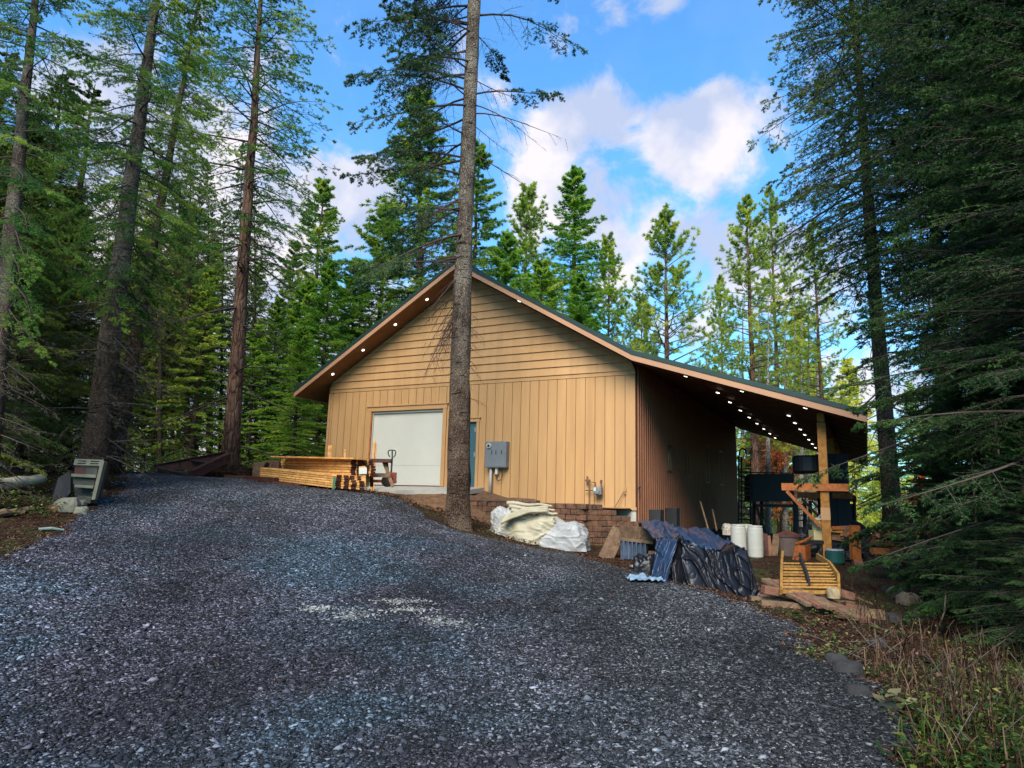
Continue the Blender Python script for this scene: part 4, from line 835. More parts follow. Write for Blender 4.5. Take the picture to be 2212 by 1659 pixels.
# gas meter
q = atv(*k3(1405, 700), -.2); p0 = atv(*k3(1300, 570), -.1)
gm = thing('gas_meter', 'small grey gas meter with brown pipes on the tan wall', 'gas meter', None, M=BM(q.x, -.1, q.z))
mb = MB(); lb(mb, q.x-.12, q.x+.12, -.30, -.12, q.z-.12, q.z+.10); mb.tube([B(q.x, -.30, q.z-.01), B(q.x, -.325, q.z-.01)], .095, 18); mb.build('meter_body', M_cab, gm, bevel=.03)
mb = MB(); lb(mb, q.x-.09, q.x-.02, -.335, -.3255, q.z-.02, q.z+.08); mb.build('dial_plate', M_white, gm)
T2 = .017; M_pipe = mat('brown_pipe', (.12, .06, .035), .6, .3, 6, 0)
mb = MB(); mb.tube([B(q.x-.08, -.2, q.z+.1), B(q.x-.08, -.2, q.z+.22), B(q.x-.3, -.12, q.z+.24), B(q.x-.3, -.12, q.z-.5)], T2, 8); mb.tube([B(q.x-.42, -.12, q.z+.28), B(q.x-.27, -.12, q.z+.28)], .03, 10); mb.tube([B(q.x-.36, -.12, q.z+.2), B(q.x-.36, -.12, q.z+.40)], .028, 10); mb.build('inlet_pipe', M_pipe, gm)
mb = MB(); mb.tube([B(q.x+.09, -.2, q.z+.1), B(q.x+.09, -.2, q.z+.3)], .02, 8); mb.tube([B(q.x+.09, -.2, q.z+.2), B(q.x+.09, -.2, q.z+.29)], .035, 8); mb.build('outlet_pipe', M_pipe, gm)
mb = MB(); mb.tube([B(q.x-.42, -.12, q.z+.0), B(q.x-.2, -.12, q.z+.0)], .018, 8); mb.build('cross_pipe', M_pipe, gm)
p = atv(*k3(1662, 700), -.06)
hb = thing('hose_bib', 'yellowish wall tap with a rod leaning beside it', 'tap', None, M=BM(p.x, -.06, p.z))
mb = MB(); mb.tube([B(p.x, -.06, p.z+.12), B(p.x, -.06, p.z-.1)], .022, 8); mb.tube([B(p.x, -.0, p.z), B(p.x, -.13, p.z-.03)], .018, 8); mb.build('tap_body', M_tan2, hb)
e_ = atv(*k3(1560, 865), -.25); mb = MB(); mb.tube([B(p.x-.03, -.08, p.z-.02), B(e_.x, -.25, e_.z)], .012, 6); tag(mb.build('rod', M_pipe), 'thin brown rod leaning from the wall tap to the wall top', 'rod')
p = atv(*k3(1805, 680), -.03); mb = MB(); mb.tube([B(.05, .12, p.z+.06), B(.09, .1, p.z+.06), B(.09, .1, p.z-.28)], .014, 8); mb.tube([B(.09, .1, p.z+.04), B(.09, .04, p.z+.06)], .03, 8); tag(mb.build('wall_faucet', M_dark), 'dark faucet at the corner of the ribbed side wall', 'tap')
# ------------------------------------------------------------------ white wrapped bundle
from mathutils import noise as mn
def fbm(v, o=4): return mn.fractal(v, .9, 2.1, o)
M_tarpw = mat('white_tarp', (.34, .30, .21), .6, .12, 2, .5, 16, c2=(.24, .20, .12)); M_tarpb = mat('white_sack', (.28, .275, .26), .6, .2, 4, .5, 16)
def lump(c, rx, ry, rz, seed, amp=.28, fold=5., yaw=0, sq=.8, nu=150, nv=80):
    """crumpled cloth volume sitting on its base; c is the centre of the base"""
    mb = MB(); cy_, sy_ = math.cos(yaw), math.sin(yaw)
    def f(u, v):
        a = u*2*math.pi; e = (v)*math.pi*.5; ca, sa = math.cos(a), math.sin(a); ce, se = math.cos(e), math.sin(e)
        sg = lambda x, p: math.copysign(abs(x)**p, x)
        x = sg(ca, sq)*sg(ce, .45); y = sg(sa, sq)*sg(ce, .45); z = sg(se, .6)
        w_ = Vector((x*1.3, y*1.3, z*1.1))+Vector((seed*7.3, 0, 0)); r1 = 1-abs(mn.noise(w_*fold*.5+Vector((0, 0, seed)))*2)
        wp = w_+Vector((mn.noise(w_*1.5), mn.noise(w_*1.5+Vector((5, 0, 0))), 0))*.5; r2 = (1-min(1, abs(mn.noise(Vector((wp.x*fold*.45+wp.z*fold*.5, wp.y*fold*.4, wp.z*fold*.9)))*2.4)))**4; r3 = (1-min(1, abs(mn.noise(Vector((wp.x*fold*1.1-wp.z*fold, wp.y*fold, wp.z*fold*1.3)))*2.4)))**4
        k = 1+amp*(fbm(w_*1.1, 2)*.6+r2*.16+r3*.05-.05)
        x, y, z = x*rx*k, y*ry*k, z*rz*(k if z > .02 else 1)
        return Vector((c[0]+x*cy_-y*sy_, c[1]+x*sy_+y*cy_, c[2]+z))
    return mb.grid(f, nu, nv)
wb = thing('wrapped_bundle', 'crumpled white plastic bundle heaped against the block wall', 'bundle', atg(*k3(850, 1150)))
def gpt(px, py, Y):
    p = at(px, py, Y); return p
c = at(*k3(760, 1120), 17.4); zb = g1(c.x, c.y)
lump((c.x-.05, c.y+.1, zb-.05), .92, .55, .72, 1, .42, 4.2, -.3).build('crumpled_sheet', M_tarpw, wb, smooth=True)
c2_ = at(*k3(1090, 1120), 17.2); lump((c2_.x, c2_.y, g1(c2_.x, c2_.y)-.05), .62, .5, .66, 2, .34, 4, -.35, .6).build('full_sack', M_tarpb, wb, smooth=True)
lump((c.x-.62, c.y+.15, zb+.0), .40, .36, .74, 5, .4, 4, 0).build('side_fold', M_tarpb, wb, smooth=True)
mb = MB(); a = at(*k3(560, 822), 17.5); b = at(*k3(990, 845), 17.2)
for i in range(3):
    o = Vector((i*.06-.05, -.12*i, -.09*i)); n_ = 26; pts = [a.lerp(b, t/n_)+o+Vector((0, 0, .015*math.sin(t*.4+i))) for t in range(n_+1)]
    mb.tube(pts, [.06*(1-.6*t/n_)+.004*math.sin(t*2.3+i) for t in range(n_+1)], 10)
mb.build('rolled_edge', M_tarpw, wb, smooth=True)
for i in range(3):
    a = at(*k3(480+i*10, 1010-i*22), 16.9+.05*i); b = at(*k3(930, 900-i*16), 16.9+.1*i); pts = [a.lerp(b, t/16)+Vector((0, 0, .10*math.sin(t/16*3)+.008*math.sin(t*.8+i))) for t in range(17)]
    mb = MB(); mb.tube(pts, [.04+.004*math.sin(t*1.1+i*2) for t in range(17)], 8); mb.build('folded_layer', M_tarpw, wb, smooth=True)
# ------------------------------------------------------------------ tarp-covered pile
M_black = mat('black_plastic', (.005, .005, .007), .42, .3, 2, .3, 26, spec=.35); M_bluet = mat('blue_tarp', (.012, .028, .06), .42, .35, 3, .35, 22, spec=.5, c2=(.010, .02, .045))
fr, fl = atg(*k4(1180, 1440)), atg(*k4(470, 1310)); bl = atg(*k4(335, 1165)); br_ = fr+(bl-fl)*.85
blf = atg(*k4(150, 1165)); tp_ = thing('tarp_covered_pile', 'low stack of material under black and blue plastic tarps on the gravel', 'covered pile', fl)
TZ = .62
def drape(seed, amp, zoff=0, flare=.10):
    def f(u, v):
        # u across the front, v: 0 front foot .. .25 top edge .. .8 back .. 1
        if v < .3: k = v/.3; d = -flare*(1-k); hz = k
        elif v < .75: k = (v-.3)/.45; d = k; hz = 1
        else: k = (v-.75)/.25; d = 1+.03*k; hz = 1-k
        uu = u
        edge = 0
        if u > .9: e = (u-.9)/.1; uu = .9+.1*e+(1-hz)*.02; edge = e
        base = fl.lerp(fr, uu); dep = (bl-fl).lerp(br_-fr, uu); p = base+dep*d
        z0 = base.z+(bl.z-fl.z)*max(0, d)
        top = TZ*(1.0+.06*math.sin(u*7)+.30*(max(0, d) if v < .75 else 1)+.05*mn.noise(Vector((u*4, d*3, seed))))*(1-.35*max(0, (u-.93)/.07)**2)*(1-.0*u)
        q = Vector((u*6, v*5, seed)); 
        wx = mn.noise(Vector((u*3, v*3, seed+4)))*1.4
        rd = lambda a, b, c, k: (1-min(1, abs(mn.noise(Vector((a, b, c)))*2.2)))**k
        wr = amp*(.5*fbm(q*.6, 2)+.8*rd(u*3+v*4+wx, v*2-u*3+wx, seed, 5)+.5*rd(u*7-v*5+wx*2, v*5+u*3, seed+9, 5)+.10*rd(u*20+wx*3, v*12, seed+3, 3)-.2)
        nrm_ = Vector((-.4, -.9, 0)) if v < .3 else Vector((0, 0, 1))
        p = Vector((p.x, p.y, z0+hz*top)); return p+nrm_*wr+Vector((0, 0, zoff))
    return f
mb = MB(); mb.grid(drape(2.3, .085), 200, 160); mb.build('black_cover', M_black, tp_, smooth=True)
mb = MB(); f0 = drape(2.3, .085)
mb.grid(lambda u, v: f0(u*.97, .31+.03*math.sin(u*9)+v*.47)+Vector((0, 0, .02+.02*mn.noise(Vector((u*14, v*11, 3))))), 90, 50); mb.build('blue_cover', M_bluet, tp_, smooth=True)
def flap(u, v):
    a = f0(.02+.26*u*(1-.35*v), .32-.31*v); return a+Vector((-.05, -.10, 0))*(1+.7*v)+Vector((-.12*v, -.05*math.sin(u*16+v*4)*.8, 0))
mb = MB(); mb.grid(flap, 30, 30); mb.build('blue_flap', M_bluet, tp_, smooth=True)
# closing sides of the pile
mb = MB(); mb.prism([fr+Vector((-.02, 0, -.02)), br_, br_+Vector((0, 0, TZ*.75)), fr+(br_-fr)*.06+Vector((-.04, 0, TZ*.86))], Vector((-.02, 0, 0))); mb.build('side_cover', M_black, tp_)
mb = MB(); random.seed(2)
for i in range(5):
    a = fl.lerp(fr, .12)+(bl-fl)*.18; d = (fr-fl)*.72; o = (bl-fl)*(.14*i); mb.beam(a+o+Vector((0, 0, .12+.1*(i % 2))), a+o+d+Vector((0, 0, .12+.1*(i % 2))), .3, .16)
mb.build('stacked_contents', M_old, tp_)
# old wood frame at the left of the pile
wf_ = thing('wooden_frame', 'weathered grey timber frame propped at the left end of the tarp pile', 'wood frame', blf)
Yf = blf.y-.05
def w4(x, y, Y): return at(*k4(x, y), Y)
mb = MB(); mb.beam(w4(85, 1180, Yf-.1), w4(190, 955, Yf+.15), .33, .09, (0, -1, .2)); mb.build('leaning_board', M_old, wf_, bevel=.006)
mb = MB(); mb.beam(w4(205, 985, Yf), w4(450, 1005, Yf-.8), .07, .36, (0, 0, 1)); mb.build('upper_rail', M_old, wf_, bevel=.006)
mb = MB(); mb.beam(w4(200, 1025, Yf-.15), w4(450, 1052, Yf-.95), .09, .06); mb.build('lower_rail', M_old, wf_)
mb = MB(); mb.grid(lambda u, v: w4(200+200*u, 1035+140*v, Yf-.2-.6*u)+Vector((0, .06*math.sin(u*40), 0)), 60, 6); tag(mb.build('clear_film', mat('grey_blue_film', (.10, .13, .18), .3, .4, 5, .3, 20, spec=.6)), 'grey-blue plastic film hanging inside the timber frame', 'plastic film')
# plastic scraps in front
for nm, (x, y), (sx, sy), sd, m_, lab in [('plastic_scrap', (385, 1350), (.55, .30), 3, mat('pale_blue_plastic', (.16, .23, .29), .4, .2, 4, .2, 20), 'pale blue plastic sheet scrap lying on gravel before the tarp pile'), ('plastic_scrap', (305, 1250), (.16, .16), 4, M_tarpb, 'small white plastic scrap beside the dark bag'),
        ('plastic_scrap', (980, 1385), (.95, .2), 6, M_tarpb, 'long white strip of sheeting under the front of the tarp')]:
    c = atg(*k4(x, y)); mb = MB(); ang_ = -.5 if sx > .8 else 0
    mb.grid(lambda u, v: Vector((c.x+(u-.5)*sx*math.cos(ang_)-(v-.5)*sy*math.sin(ang_), c.y+(u-.5)*sx*math.sin(ang_)+(v-.5)*sy*1.4, c.z+.05+.10*sy/.3*abs(fbm(Vector((u*3, v*3, sd)), 3)))), 24, 18)
    tag(mb.build(nm, m_, smooth=True), lab, 'plastic scrap')
c = atg(*k4(385, 1290)); tag(lump((c.x, c.y+.15, c.z-.03), .2, .2, .34, 9, .5, 6, nu=40, nv=24).build('plastic_bag', M_black, smooth=True), 'crumpled black bag beside the blue flap of the tarp', 'bag')
# ------------------------------------------------------------------ ladder rack on planks
c = atg(*k4(1600, 1575)); YL = c.y+.5
lad = thing('timber_ladder', 'ladder-like yellow wooden rack with curved rails and a chain down the middle', 'ladder rack', c)
def lp(x, y, Y): return at(*k4(x, y), Y)
random.seed(5)
Lr = [lp(1385, 1415, YL-.1), lp(1385, 1290, YL+.35), lp(1388, 1200, YL+1.0), lp(1395, 1130, YL+1.5)]
Rr_ = [lp(1810, 1440, YL-.25), lp(1805, 1300, YL+.3), lp(1740, 1210, YL+1.0), lp(1650, 1150, YL+1.9)]
for pts in (Lr, Rr_):
    mb = MB()
    for a, b in zip(pts[:-1], pts[1:]): mb.beam(a, b, .035, .085, (0, -.5, 1))
    mb.build('side_rail', M_yel, lad)
for i in range(9):
    y = 1205+i*22; Yd = YL+1.05-i*.14; xr = 1740+(i*9 if i < 8 else 66)
    a, b = lp(1390, y, Yd), lp(xr, y+4, Yd-.05); mb = MB(); mb.tube([a, b], .014, 8); mb.build('rung', M_yel, lad)
    if i % 2 == 0: mb = MB(); mb.beam(a+Vector((0, .02, -.06)), b+Vector((0, .02, -.06)), .02, .05); mb.build('cross_slat', M_yel, lad)
mb = MB(); pts = [lp(1520, 1150, YL+1.25), lp(1530, 1200, YL+1.05), lp(1555, 1260, YL+.65), lp(1575, 1330, YL+.25), lp(1590, 1385, YL)]
for a, b in zip(pts[:-1], pts[1:]):
    n_ = max(2, int((b-a).length/.05))
    for k in range(n_): q = a.lerp(b, k/n_)+Vector((0, -.03, .03)); mb.box(q, (.05 if k % 2 else .02, .035, .035 if k % 2 else .05))
mb.build('chain', M_dark, lad)
mb = MB(); mb.tube([lp(1510+22*math.cos(t), 1165-18*math.sin(t), YL+1.25) for t in [math.pi*i/10 for i in range(-3, 13)]], .012, 6); mb.build('chain_hook', M_rust, lad)
plk = [((1250, 1395), (1400, 1420), .15, .10, .1, 'short brown plank end sticking out left under the ladder rack'), ((1400, 1395), (1480, 1405), .55, .05, .0, 'weathered plank under the left of the ladder rack'), ((1480, 1405), (1560, 1420), .55, .05, -.1, 'weathered plank second from left under the ladder rack'),
       ((1545, 1415), (1625, 1430), .55, .05, -.15, 'weathered plank in the middle under the ladder rack'), ((1655, 1475), (1735, 1485), .5, .05, -.25, 'long weathered plank right of the middle, lowest in front'), ((1735, 1490), (1810, 1500), .5, .05, -.3, 'weathered plank second from right in front of the ladder rack'),
       ((1790, 1505), (1870, 1520), .45, .05, -.35, 'weathered plank at the right front corner of the ladder rack')]
M_planks = [M_oldred, M_old]
for i, ((x0, y0), (x1, y1), ln, th, dy, lab) in enumerate(plk):
    a, b = lp(x0, y0, YL+dy), lp(x1, y1, YL+dy); wv = (b-a)
    if i == 0: mb = MB(); mb.beam(a, b, .16, .11)
    else:
        mid = (a+b)*.5; mb = MB(); mb.beam(mid+Vector((.12, -.42, -.14)), mid+Vector((-.14, .5, .08)), wv.length*.93, .05)
    tag(mb.build('plank', M_planks[i % 2], bevel=.005), lab, 'plank', 'planks under the ladder rack')
for i, (x0, y0, x1, y1, w0, lab) in enumerate([(1820, 1420, 1925, 1450, .12, 'brown plank end sticking out right of the ladder rack, upper one'), (1850, 1520, 1980, 1560, .15, 'brown plank end sticking out right of the ladder rack, lower one'), (1900, 1440, 2060, 1505, .03, 'thin lath lying right of the ladder rack')]):
    mb = MB(); mb.beam(lp(x0, y0, YL), lp(x1, y1, YL-.05), w0, w0*.8); tag(mb.build('plank', M_oldred, bevel=.004), lab, 'plank', 'planks under the ladder rack')
mb = MB(); ctr = lp(1600, 1480, YL); 
for i in (-1, 0, 1): mb.beam(Vector((ctr.x-.75, YL+.25+i*.4, ctr.z-.05)), Vector((ctr.x+.85, YL+.1+i*.4, ctr.z-.12)), .12, .12)
sk = mb.build('skid_timbers', M_old); tag(sk, 'dark skid timbers carrying the planks and ladder rack', 'skids')
c = lp(1770, 1420, YL-.2); tag(lump((c.x, c.y, c.z-.07), .08, .10, .13, 3, .3, 4, nu=24, nv=14).build('rock', mat('tan_rock', (.26, .19, .10), .9, .3, 5, .3, 20), smooth=True), 'rounded tan rock on the right end of the ladder rack', 'rock')
# ------------------------------------------------------------------ barrels
for i, (x, Yb, lab) in enumerate([(1075, 16.6, 'white barrel half hidden behind the tarp pile, leftmost of three'), (1128, 16.9, 'white barrel in the middle of the row of three'), (1200, 16.5, 'white barrel nearest the saw bench, rightmost of three')]):
    b = at(*k4(x, 1180), Yb); b.z = g1(b.x, b.y); r_ = thing('barrel', lab, 'barrel', b, 'white barrels behind the tarp pile')
    mb = MB(); hh = .72; mb.tube([b+Vector((0, 0, z)) for z in (0, .03, .2, .22, .24, .54, .56, .58, hh-.03, hh)], [.15, .172, .176, .178, .176, .176, .178, .176, .172, .15], 28); mb.build('drum', M_barrel, r_, smooth=False, bevel=.004)
    mb = MB(); mb.tube([b+Vector((0, 0, hh+.001)), b+Vector((0, 0, hh+.03))], [.17, .165], 24); mb.build('lid', M_barrel, r_)
b = at(*k4(1010, 965), 17.5); tag(lump((b.x, b.y, b.z-.1), .2, .2, .25, 12, .3, 6, nu=40, nv=20).build('striped_sack', mat('striped_sack', (.30, .26, .20), .8, .5, 14, .3, 20, stretch=(6, 1, 1))), 'striped pale sack behind the left white barrel', 'sack')
# ------------------------------------------------------------------ saw horse with bucket, orange bin, wood pile by the post
YP = 17.3
b0 = at(*k4(1650, 1030), YP); gz = g1(b0.x, b0.y)
bn = thing('work_bench', 'dark low bench piled with blocks beside the ochre post', 'bench', (b0.x, b0.y, gz)); tz = b0.z
mb = MB(); mb.box((b0.x+.05, b0.y, tz-.05), (1.0, .6, .08)); mb.build('bench_top', M_dark, bn)
for sx in (-1, 1):
    for sy in (-1, 1): mb = MB(); mb.beam((b0.x+.05+sx*.42, b0.y+sy*.24, gz-.05), (b0.x+.05+sx*.4, b0.y+sy*.22, tz-.091), .06, .06); mb.build('leg', M_dark, bn)
M_beige = mat('beige_plastic', (.42, .34, .17), .6, .15, 3, .05, 10)
bx_ = at(*k4(1655, 1000), YP-.02); mb = MB(); mb.box((bx_.x, bx_.y, tz+.11), (.32, .32, .235)); tag(mb.build('beige_block', M_beige, bevel=.01), 'beige box under the bucket on the bench', 'box')
bk = thing('bucket', 'beige bucket with flared rim standing on the beige box', 'bucket', (bx_.x, bx_.y, tz+.23))
mb = MB(); z0 = tz+.23; mb.tube([(bx_.x, bx_.y, z0+z) for z in (0, .24, .245, .30)], [.12, .15, .175, .18], 22); mb.build('pail', M_beige, bk, smooth=False)
mb = MB(); mb.tube([(bx_.x+.17*math.cos(t), bx_.y-.1, z0+.27-.10*math.sin(t)) for t in [math.pi*i/10 for i in range(11)]], .008, 6); mb.build('bucket_handle', M_dark, bk)
mb = MB(); mb.beam((bx_.x+.02, bx_.y, z0+.28), (bx_.x+.27, bx_.y+.1, z0+.50), .05, .03); tag(mb.build('scoop', M_metal), 'pale scoop handle sticking up out of the beige bucket', 'scoop')
oa = at(*k4(1530, 1190), 16.6); og = g1(oa.x, oa.y)
ob = thing('orange_bin', 'orange painted metal bin with open top behind the ladder rack', 'bin', (oa.x, oa.y, og))
def q4(x, y, Y): return at(*k4(x, y), Y)
mb = MB(); mb.prism([q4(1465, 1195, 16.4), q4(1570, 1195, 16.4), q4(1560, 1075, 16.4), q4(1490, 1065, 16.4)], Vector((0, .02, 0))); mb.build('front_panel', M_orange, ob)
mb = MB(); mb.prism([q4(1572, 1195, 16.41), q4(1605, 1185, 16.75), q4(1600, 1060, 16.75), q4(1562, 1075, 16.41)], Vector((-.01, .03, 0))); mb.build('side_panel', M_orange, ob)
mb = MB(); mb.beam(q4(1490, 1060, 16.38), q4(1565, 1035, 16.5), .05, .04); mb.beam(q4(1565, 1035, 16.5), q4(1610, 1010, 16.8), .05, .04); mb.build('rim', M_orange, ob)
yo = 16.4; a = q4(1925, 925, yo); b = q4(1935, 1180, yo); c = q4(1975, 1360, yo-.1)
op = thing('orange_timber', 'bright orange squared timber standing right of the ochre post', 'timber', (b.x, b.y, g1(b.x, b.y)))
mb = MB(); mb.beam(a, b, .20, .16, (0, 1, 0)); mb.build('upper_timber', M_orange, op, bevel=.006); mb = MB(); mb.beam(b+Vector((0, .05, .15)), Vector((c.x, c.y, g1(c.x, c.y)-.1)), .2, .14, (0, 1, 0)); mb.build('lower_timber', M_oldred, op, bevel=.006)
random.seed(11)
for i in range(34):     # firewood stacked between post and orange timber, and the stack further right
    if i < 18: r_, c_ = divmod(i, 3); x = 1790+c_*42+random.uniform(-10, 10)+(r_ % 2)*14; y = 1045-r_*19+random.uniform(-4, 4); Y = 17.0+random.uniform(-.1, .1); lab = 'split firewood log in the stack beside the ochre post'; gp = 'firewood beside the ochre post'
    else: j = i-18; r_, c_ = divmod(j, 4); x = 2095+c_*50+random.uniform(-8, 8)+(r_ % 2)*20; y = 1180-r_*62+random.uniform(-8, 8); Y = 14.6+random.uniform(-.15, .15); lab = 'brown timber end in the stack under the right-hand firs'; gp = 'timber stack under the right-hand firs'
    p = q4(x, y, Y); mb = MB(); d = Vector((random.uniform(.8, 1), random.uniform(-.3, .3), random.uniform(-.12, .12))) if i < 18 else Vector((.9, -.2, random.uniform(-.05, .05)))
    k_ = .28 if i < 18 else .32; s_ = random.uniform(.06, .09) if i < 18 else random.uniform(.09, .12)
    ring = [p-d*k_*.5+Vector((0, math.cos(a_)*s_*random.uniform(.7, 1), math.sin(a_)*s_*random.uniform(.6, 1))) for a_ in (0, 1.2, 2.4, 3.6, 4.9)]; mb.prism(ring, d*k_)
    tag(mb.build('firewood_log' if i < 18 else 'timber_offcut', [M_orange, M_oldred, M_yel, M_old, M_endgrain][i % 5 if i < 18 else (1, 4, 0, 4, 1)[i % 5]]), lab, 'firewood' if i < 18 else 'timber', gp)
mb = MB(); p = q4(1850, 1120, 17.1)
for i in range(3): mb.box((p.x, p.y, p.z+.0-.16*i), (.85, .5, .03))
mb.beam((p.x-.4, p.y, p.z), (p.x-.4, p.y, g1(p.x, p.y)), .05, .4); mb.beam((p.x+.4, p.y, p.z), (p.x+.4, p.y, g1(p.x, p.y)), .05, .4); tag(mb.build('wood_shelf', M_dark), 'dark shelf holding the firewood beside the ochre post', 'shelf')
b = q4(1785, 1230, 16.2); gz = g1(b.x, b.y); gc = thing('green_canister', 'dark green canister with pale lid at the foot of the ochre post', 'canister', (b.x, b.y, gz)); M_can = mat('dark_green_paint', (.012, .06, .05), .35, .2, 3, 0)
hz = max(.3, q4(1785, 1190, 16.2).z-gz); mb = MB(); mb.tube([(b.x, b.y, gz), (b.x, b.y, gz+.04), (b.x, b.y, gz+hz-.03), (b.x, b.y, gz+hz)], [.19, .21, .21, .17], 20); mb.build('can', M_can, gc, smooth=False)
mb = MB(); mb.tube([(b.x, b.y, gz+hz), (b.x, b.y, gz+hz+.03)], .2, 18); mb.build('lid', M_metal, gc)
p = q4(1300, 1180, 16.9)
for i, (xa, ya, xb, yb, m_, lab) in enumerate([(1305, 1190, 1280, 1000, M_oldred, 'dark upright board just right of the white barrels'), (1330, 1190, 1350, 990, M_old, 'grey upright board between the barrels and the metal bin'), (1270, 1180, 1260, 985, M_rust, 'rusty upright strip touching the right-hand barrel')]):
    mb = MB(); mb.beam(q4(xa, ya, 16.9), q4(xb, yb, 17.1), .16, .03, (0, 1, 0)); tag(mb.build('leaning_board', m_), lab, 'board')
b = q4(1440, 1150, 17.2); gz = g1(b.x, b.y); gb = thing('metal_bin', 'brownish metal trash can behind the orange bin', 'trash can', (b.x, b.y, gz)); M_bin = mat('brown_bin', (.10, .07, .055), .6, .3, 4, .1, 20)
hz = q4(1440, 1010, 17.2).z-gz; mb = MB(); mb.tube([(b.x, b.y, gz), (b.x, b.y, gz+hz)], [.24, .29], 22); mb.build('can', M_bin, gb); mb = MB(); mb.tube([(b.x, b.y, gz+hz), (b.x, b.y, gz+hz+.05), (b.x, b.y, gz+hz+.16)], [.31, .30, .05], 22); mb.build('lid', M_rust, gb)
ORD = 'first second third fourth fifth sixth seventh eighth ninth tenth eleventh twelfth thirteenth fourteenth'.split()
for gname, txt in [('slim trunks behind the rusty frame', 'slim dark trunk, %s from the left in the stand behind the rusty frame'), ('firs in the lit stand', 'sunlit green fir, %s from the left between the big left trunk and the red trunk'),
                   ('firs of the dark left thicket', 'dark thicket fir, %s from the left beyond the left bank'), ('pale bare trunks behind the lean-to', 'pale bare trunk, %s from the left of those seen under the lean-to')]:
    os_ = sorted([o for o in col.objects if o.get('group') == gname and o.parent is None], key=lambda o: o.matrix_world.translation.x/o.matrix_world.translation.y)
    for o, w_ in zip(os_, ORD): o['label'] = txt % w_
# ------------------------------------------------------------------ dark equipment under the lean-to
YE = 25.5
def bar(mb, x0, y0, x1, y1, Y, w_, h_=None, Y2=None): mb.beam(q4(x0, y0, Y), q4(x1, y1, Y2 or Y), w_, h_ or w_, (0, 1, 0))
b = q4(1330, 750, YE)
dk = thing('loading_platform', 'black raised platform box with railings and ladder under the lean-to', 'platform', (b.x, b.y, g1(b.x, b.y)))
mb = MB(); mb.prism([q4(1172, 545, YE), q4(1480, 545, YE), q4(1480, 748, YE), q4(1172, 748, YE)], Vector((.25, 1.6, 0))); mb.build('platform_box', M_dark, dk)
for x in (1185, 1485): mb = MB(); bar(mb, x, 745, x+3, 985, YE+.02, .09); mb.build('leg', M_dark, dk)
for x in (1240, 1500): mb = MB(); bar(mb, x, 745, x+3, 965, YE+1.4, .09); mb.build('leg', M_dark, dk)
mb = MB(); bar(mb, 1200, 778, 1485, 780, YE+.0, .1, .16); bar(mb, 1190, 750, 1265, 965, YE-.1, .07); mb.build('frame_brace', M_dark, dk)
mb = MB()
for x in (1073, 1092, 1160): bar(mb, x, 420 if x != 1160 else 530, x, 960, YE-.3, .05)
mb.tube([q4(1073, 430, YE-.3), q4(1080, 375, YE-.3), q4(1100, 355, YE-.3), q4(1122, 370, YE-.3), q4(1128, 400, YE-.3)], .03, 8)
for y in (532, 565, 602, 640, 668, 700, 745, 790, 840, 880): bar(mb, 1073, y, 1165, y+2, YE-.3, .05, .06)
mb.build('ladder', M_dark, dk)
mb = MB(); bar(mb, 1165, 535, 1500, 540, YE-.05, .04); bar(mb, 1480, 540, 1560, 545, YE-.05, .05)
for y in (770, 810, 850, 890): bar(mb, 1490, y, 1560, y-3, YE+.3, .04)
for x in (1560, 1600): bar(mb, x, 745, x, 980, YE+.3, .1)
mb.build('railing', M_dark, dk)
YT = 21.5; b = q4(1870, 960, YT); gz = g1(b.x, b.y)
trc = thing('tractor', 'black tractor with sloping canopy parked behind the firewood', 'tractor', (b.x, b.y, gz))
mb = MB(); mb.prism([q4(1815, 635, YT), q4(1940, 712, YT), q4(1938, 742, YT), q4(1815, 690, YT)], Vector((.2, 1.3, 0))); mb.build('canopy', M_dark, trc)
mb = MB(); mb.prism([q4(1828, 1000, YT), q4(1835, 850, YT), q4(1862, 765, YT), q4(1925, 765, YT), q4(1930, 1000, YT)], Vector((.15, 1.1, 0))); mb.build('cab_body', M_dark, trc)
mb = MB(); bar(mb, 1822, 690, 1830, 960, YT, .07); bar(mb, 1925, 740, 1930, 900, YT, .07); mb.build('canopy_posts', M_dark, trc)
for i, (x, Yw) in enumerate(((1800, YT-.2), (1915, YT-.2))):
    p = q4(x, 985, Yw); p.z = g1(p.x, p.y)+.52; mb = MB(); mb.tube([p, p+Vector((.02, .28, 0))], .52, 26); w1 = mb.build('wheel', M_dark, trc, bevel=.04); mb = MB(); mb.tube([p-Vector((0, .02, 0)), p-Vector((0, .001, 0))], .25, 18); mb.build('rim', M_rust, w1)
b = q4(1780, 900, 21); gz = g1(b.x, b.y)
mb = MB(); t_ = q4(1780, 400, 21).z; mb.box((b.x, b.y, (t_+gz)/2), (.75, .55, t_-gz)); mb.box((b.x, b.y-.28, (t_+gz)/2), (.03, .02, (t_-gz)*.96)); tag(mb.build('dark_filler_box', M_dark, bevel=.015), 'tall black locker right behind the ochre post', 'locker')  # black box added to stand in for the dark of the backlit far posts
b = q4(1600, 540, 18.9); mb = MB(); mb.tube([b+Vector((0, 0, z)) for z in (0, .05, .42, .47)], [.40, .45, .45, .42], 26); tag(mb.build('black_tub', M_dark), 'black round tub sitting high on the rack arm', 'tub')
random.seed(8)
for i, (x, y, lab) in enumerate([(1560, 990, 'dark scrap heap lump left of the bench under the lean-to'), (1640, 900, 'dark machine part behind the beige bucket'), (1720, 960, 'dark machine part behind the ochre post'), (1950, 990, 'dark stump-like lump right of the orange timber')]):
    b = q4(x, y+60, 19.5); gz = g1(b.x, b.y); tag(lump((b.x, b.y, gz-.05), .5, .4, max(.5, q4(x, y, 19.5).z-gz), 20+i, .5, 6, nu=40, nv=24).build('machine_part', M_dark, smooth=False), lab, 'machinery')
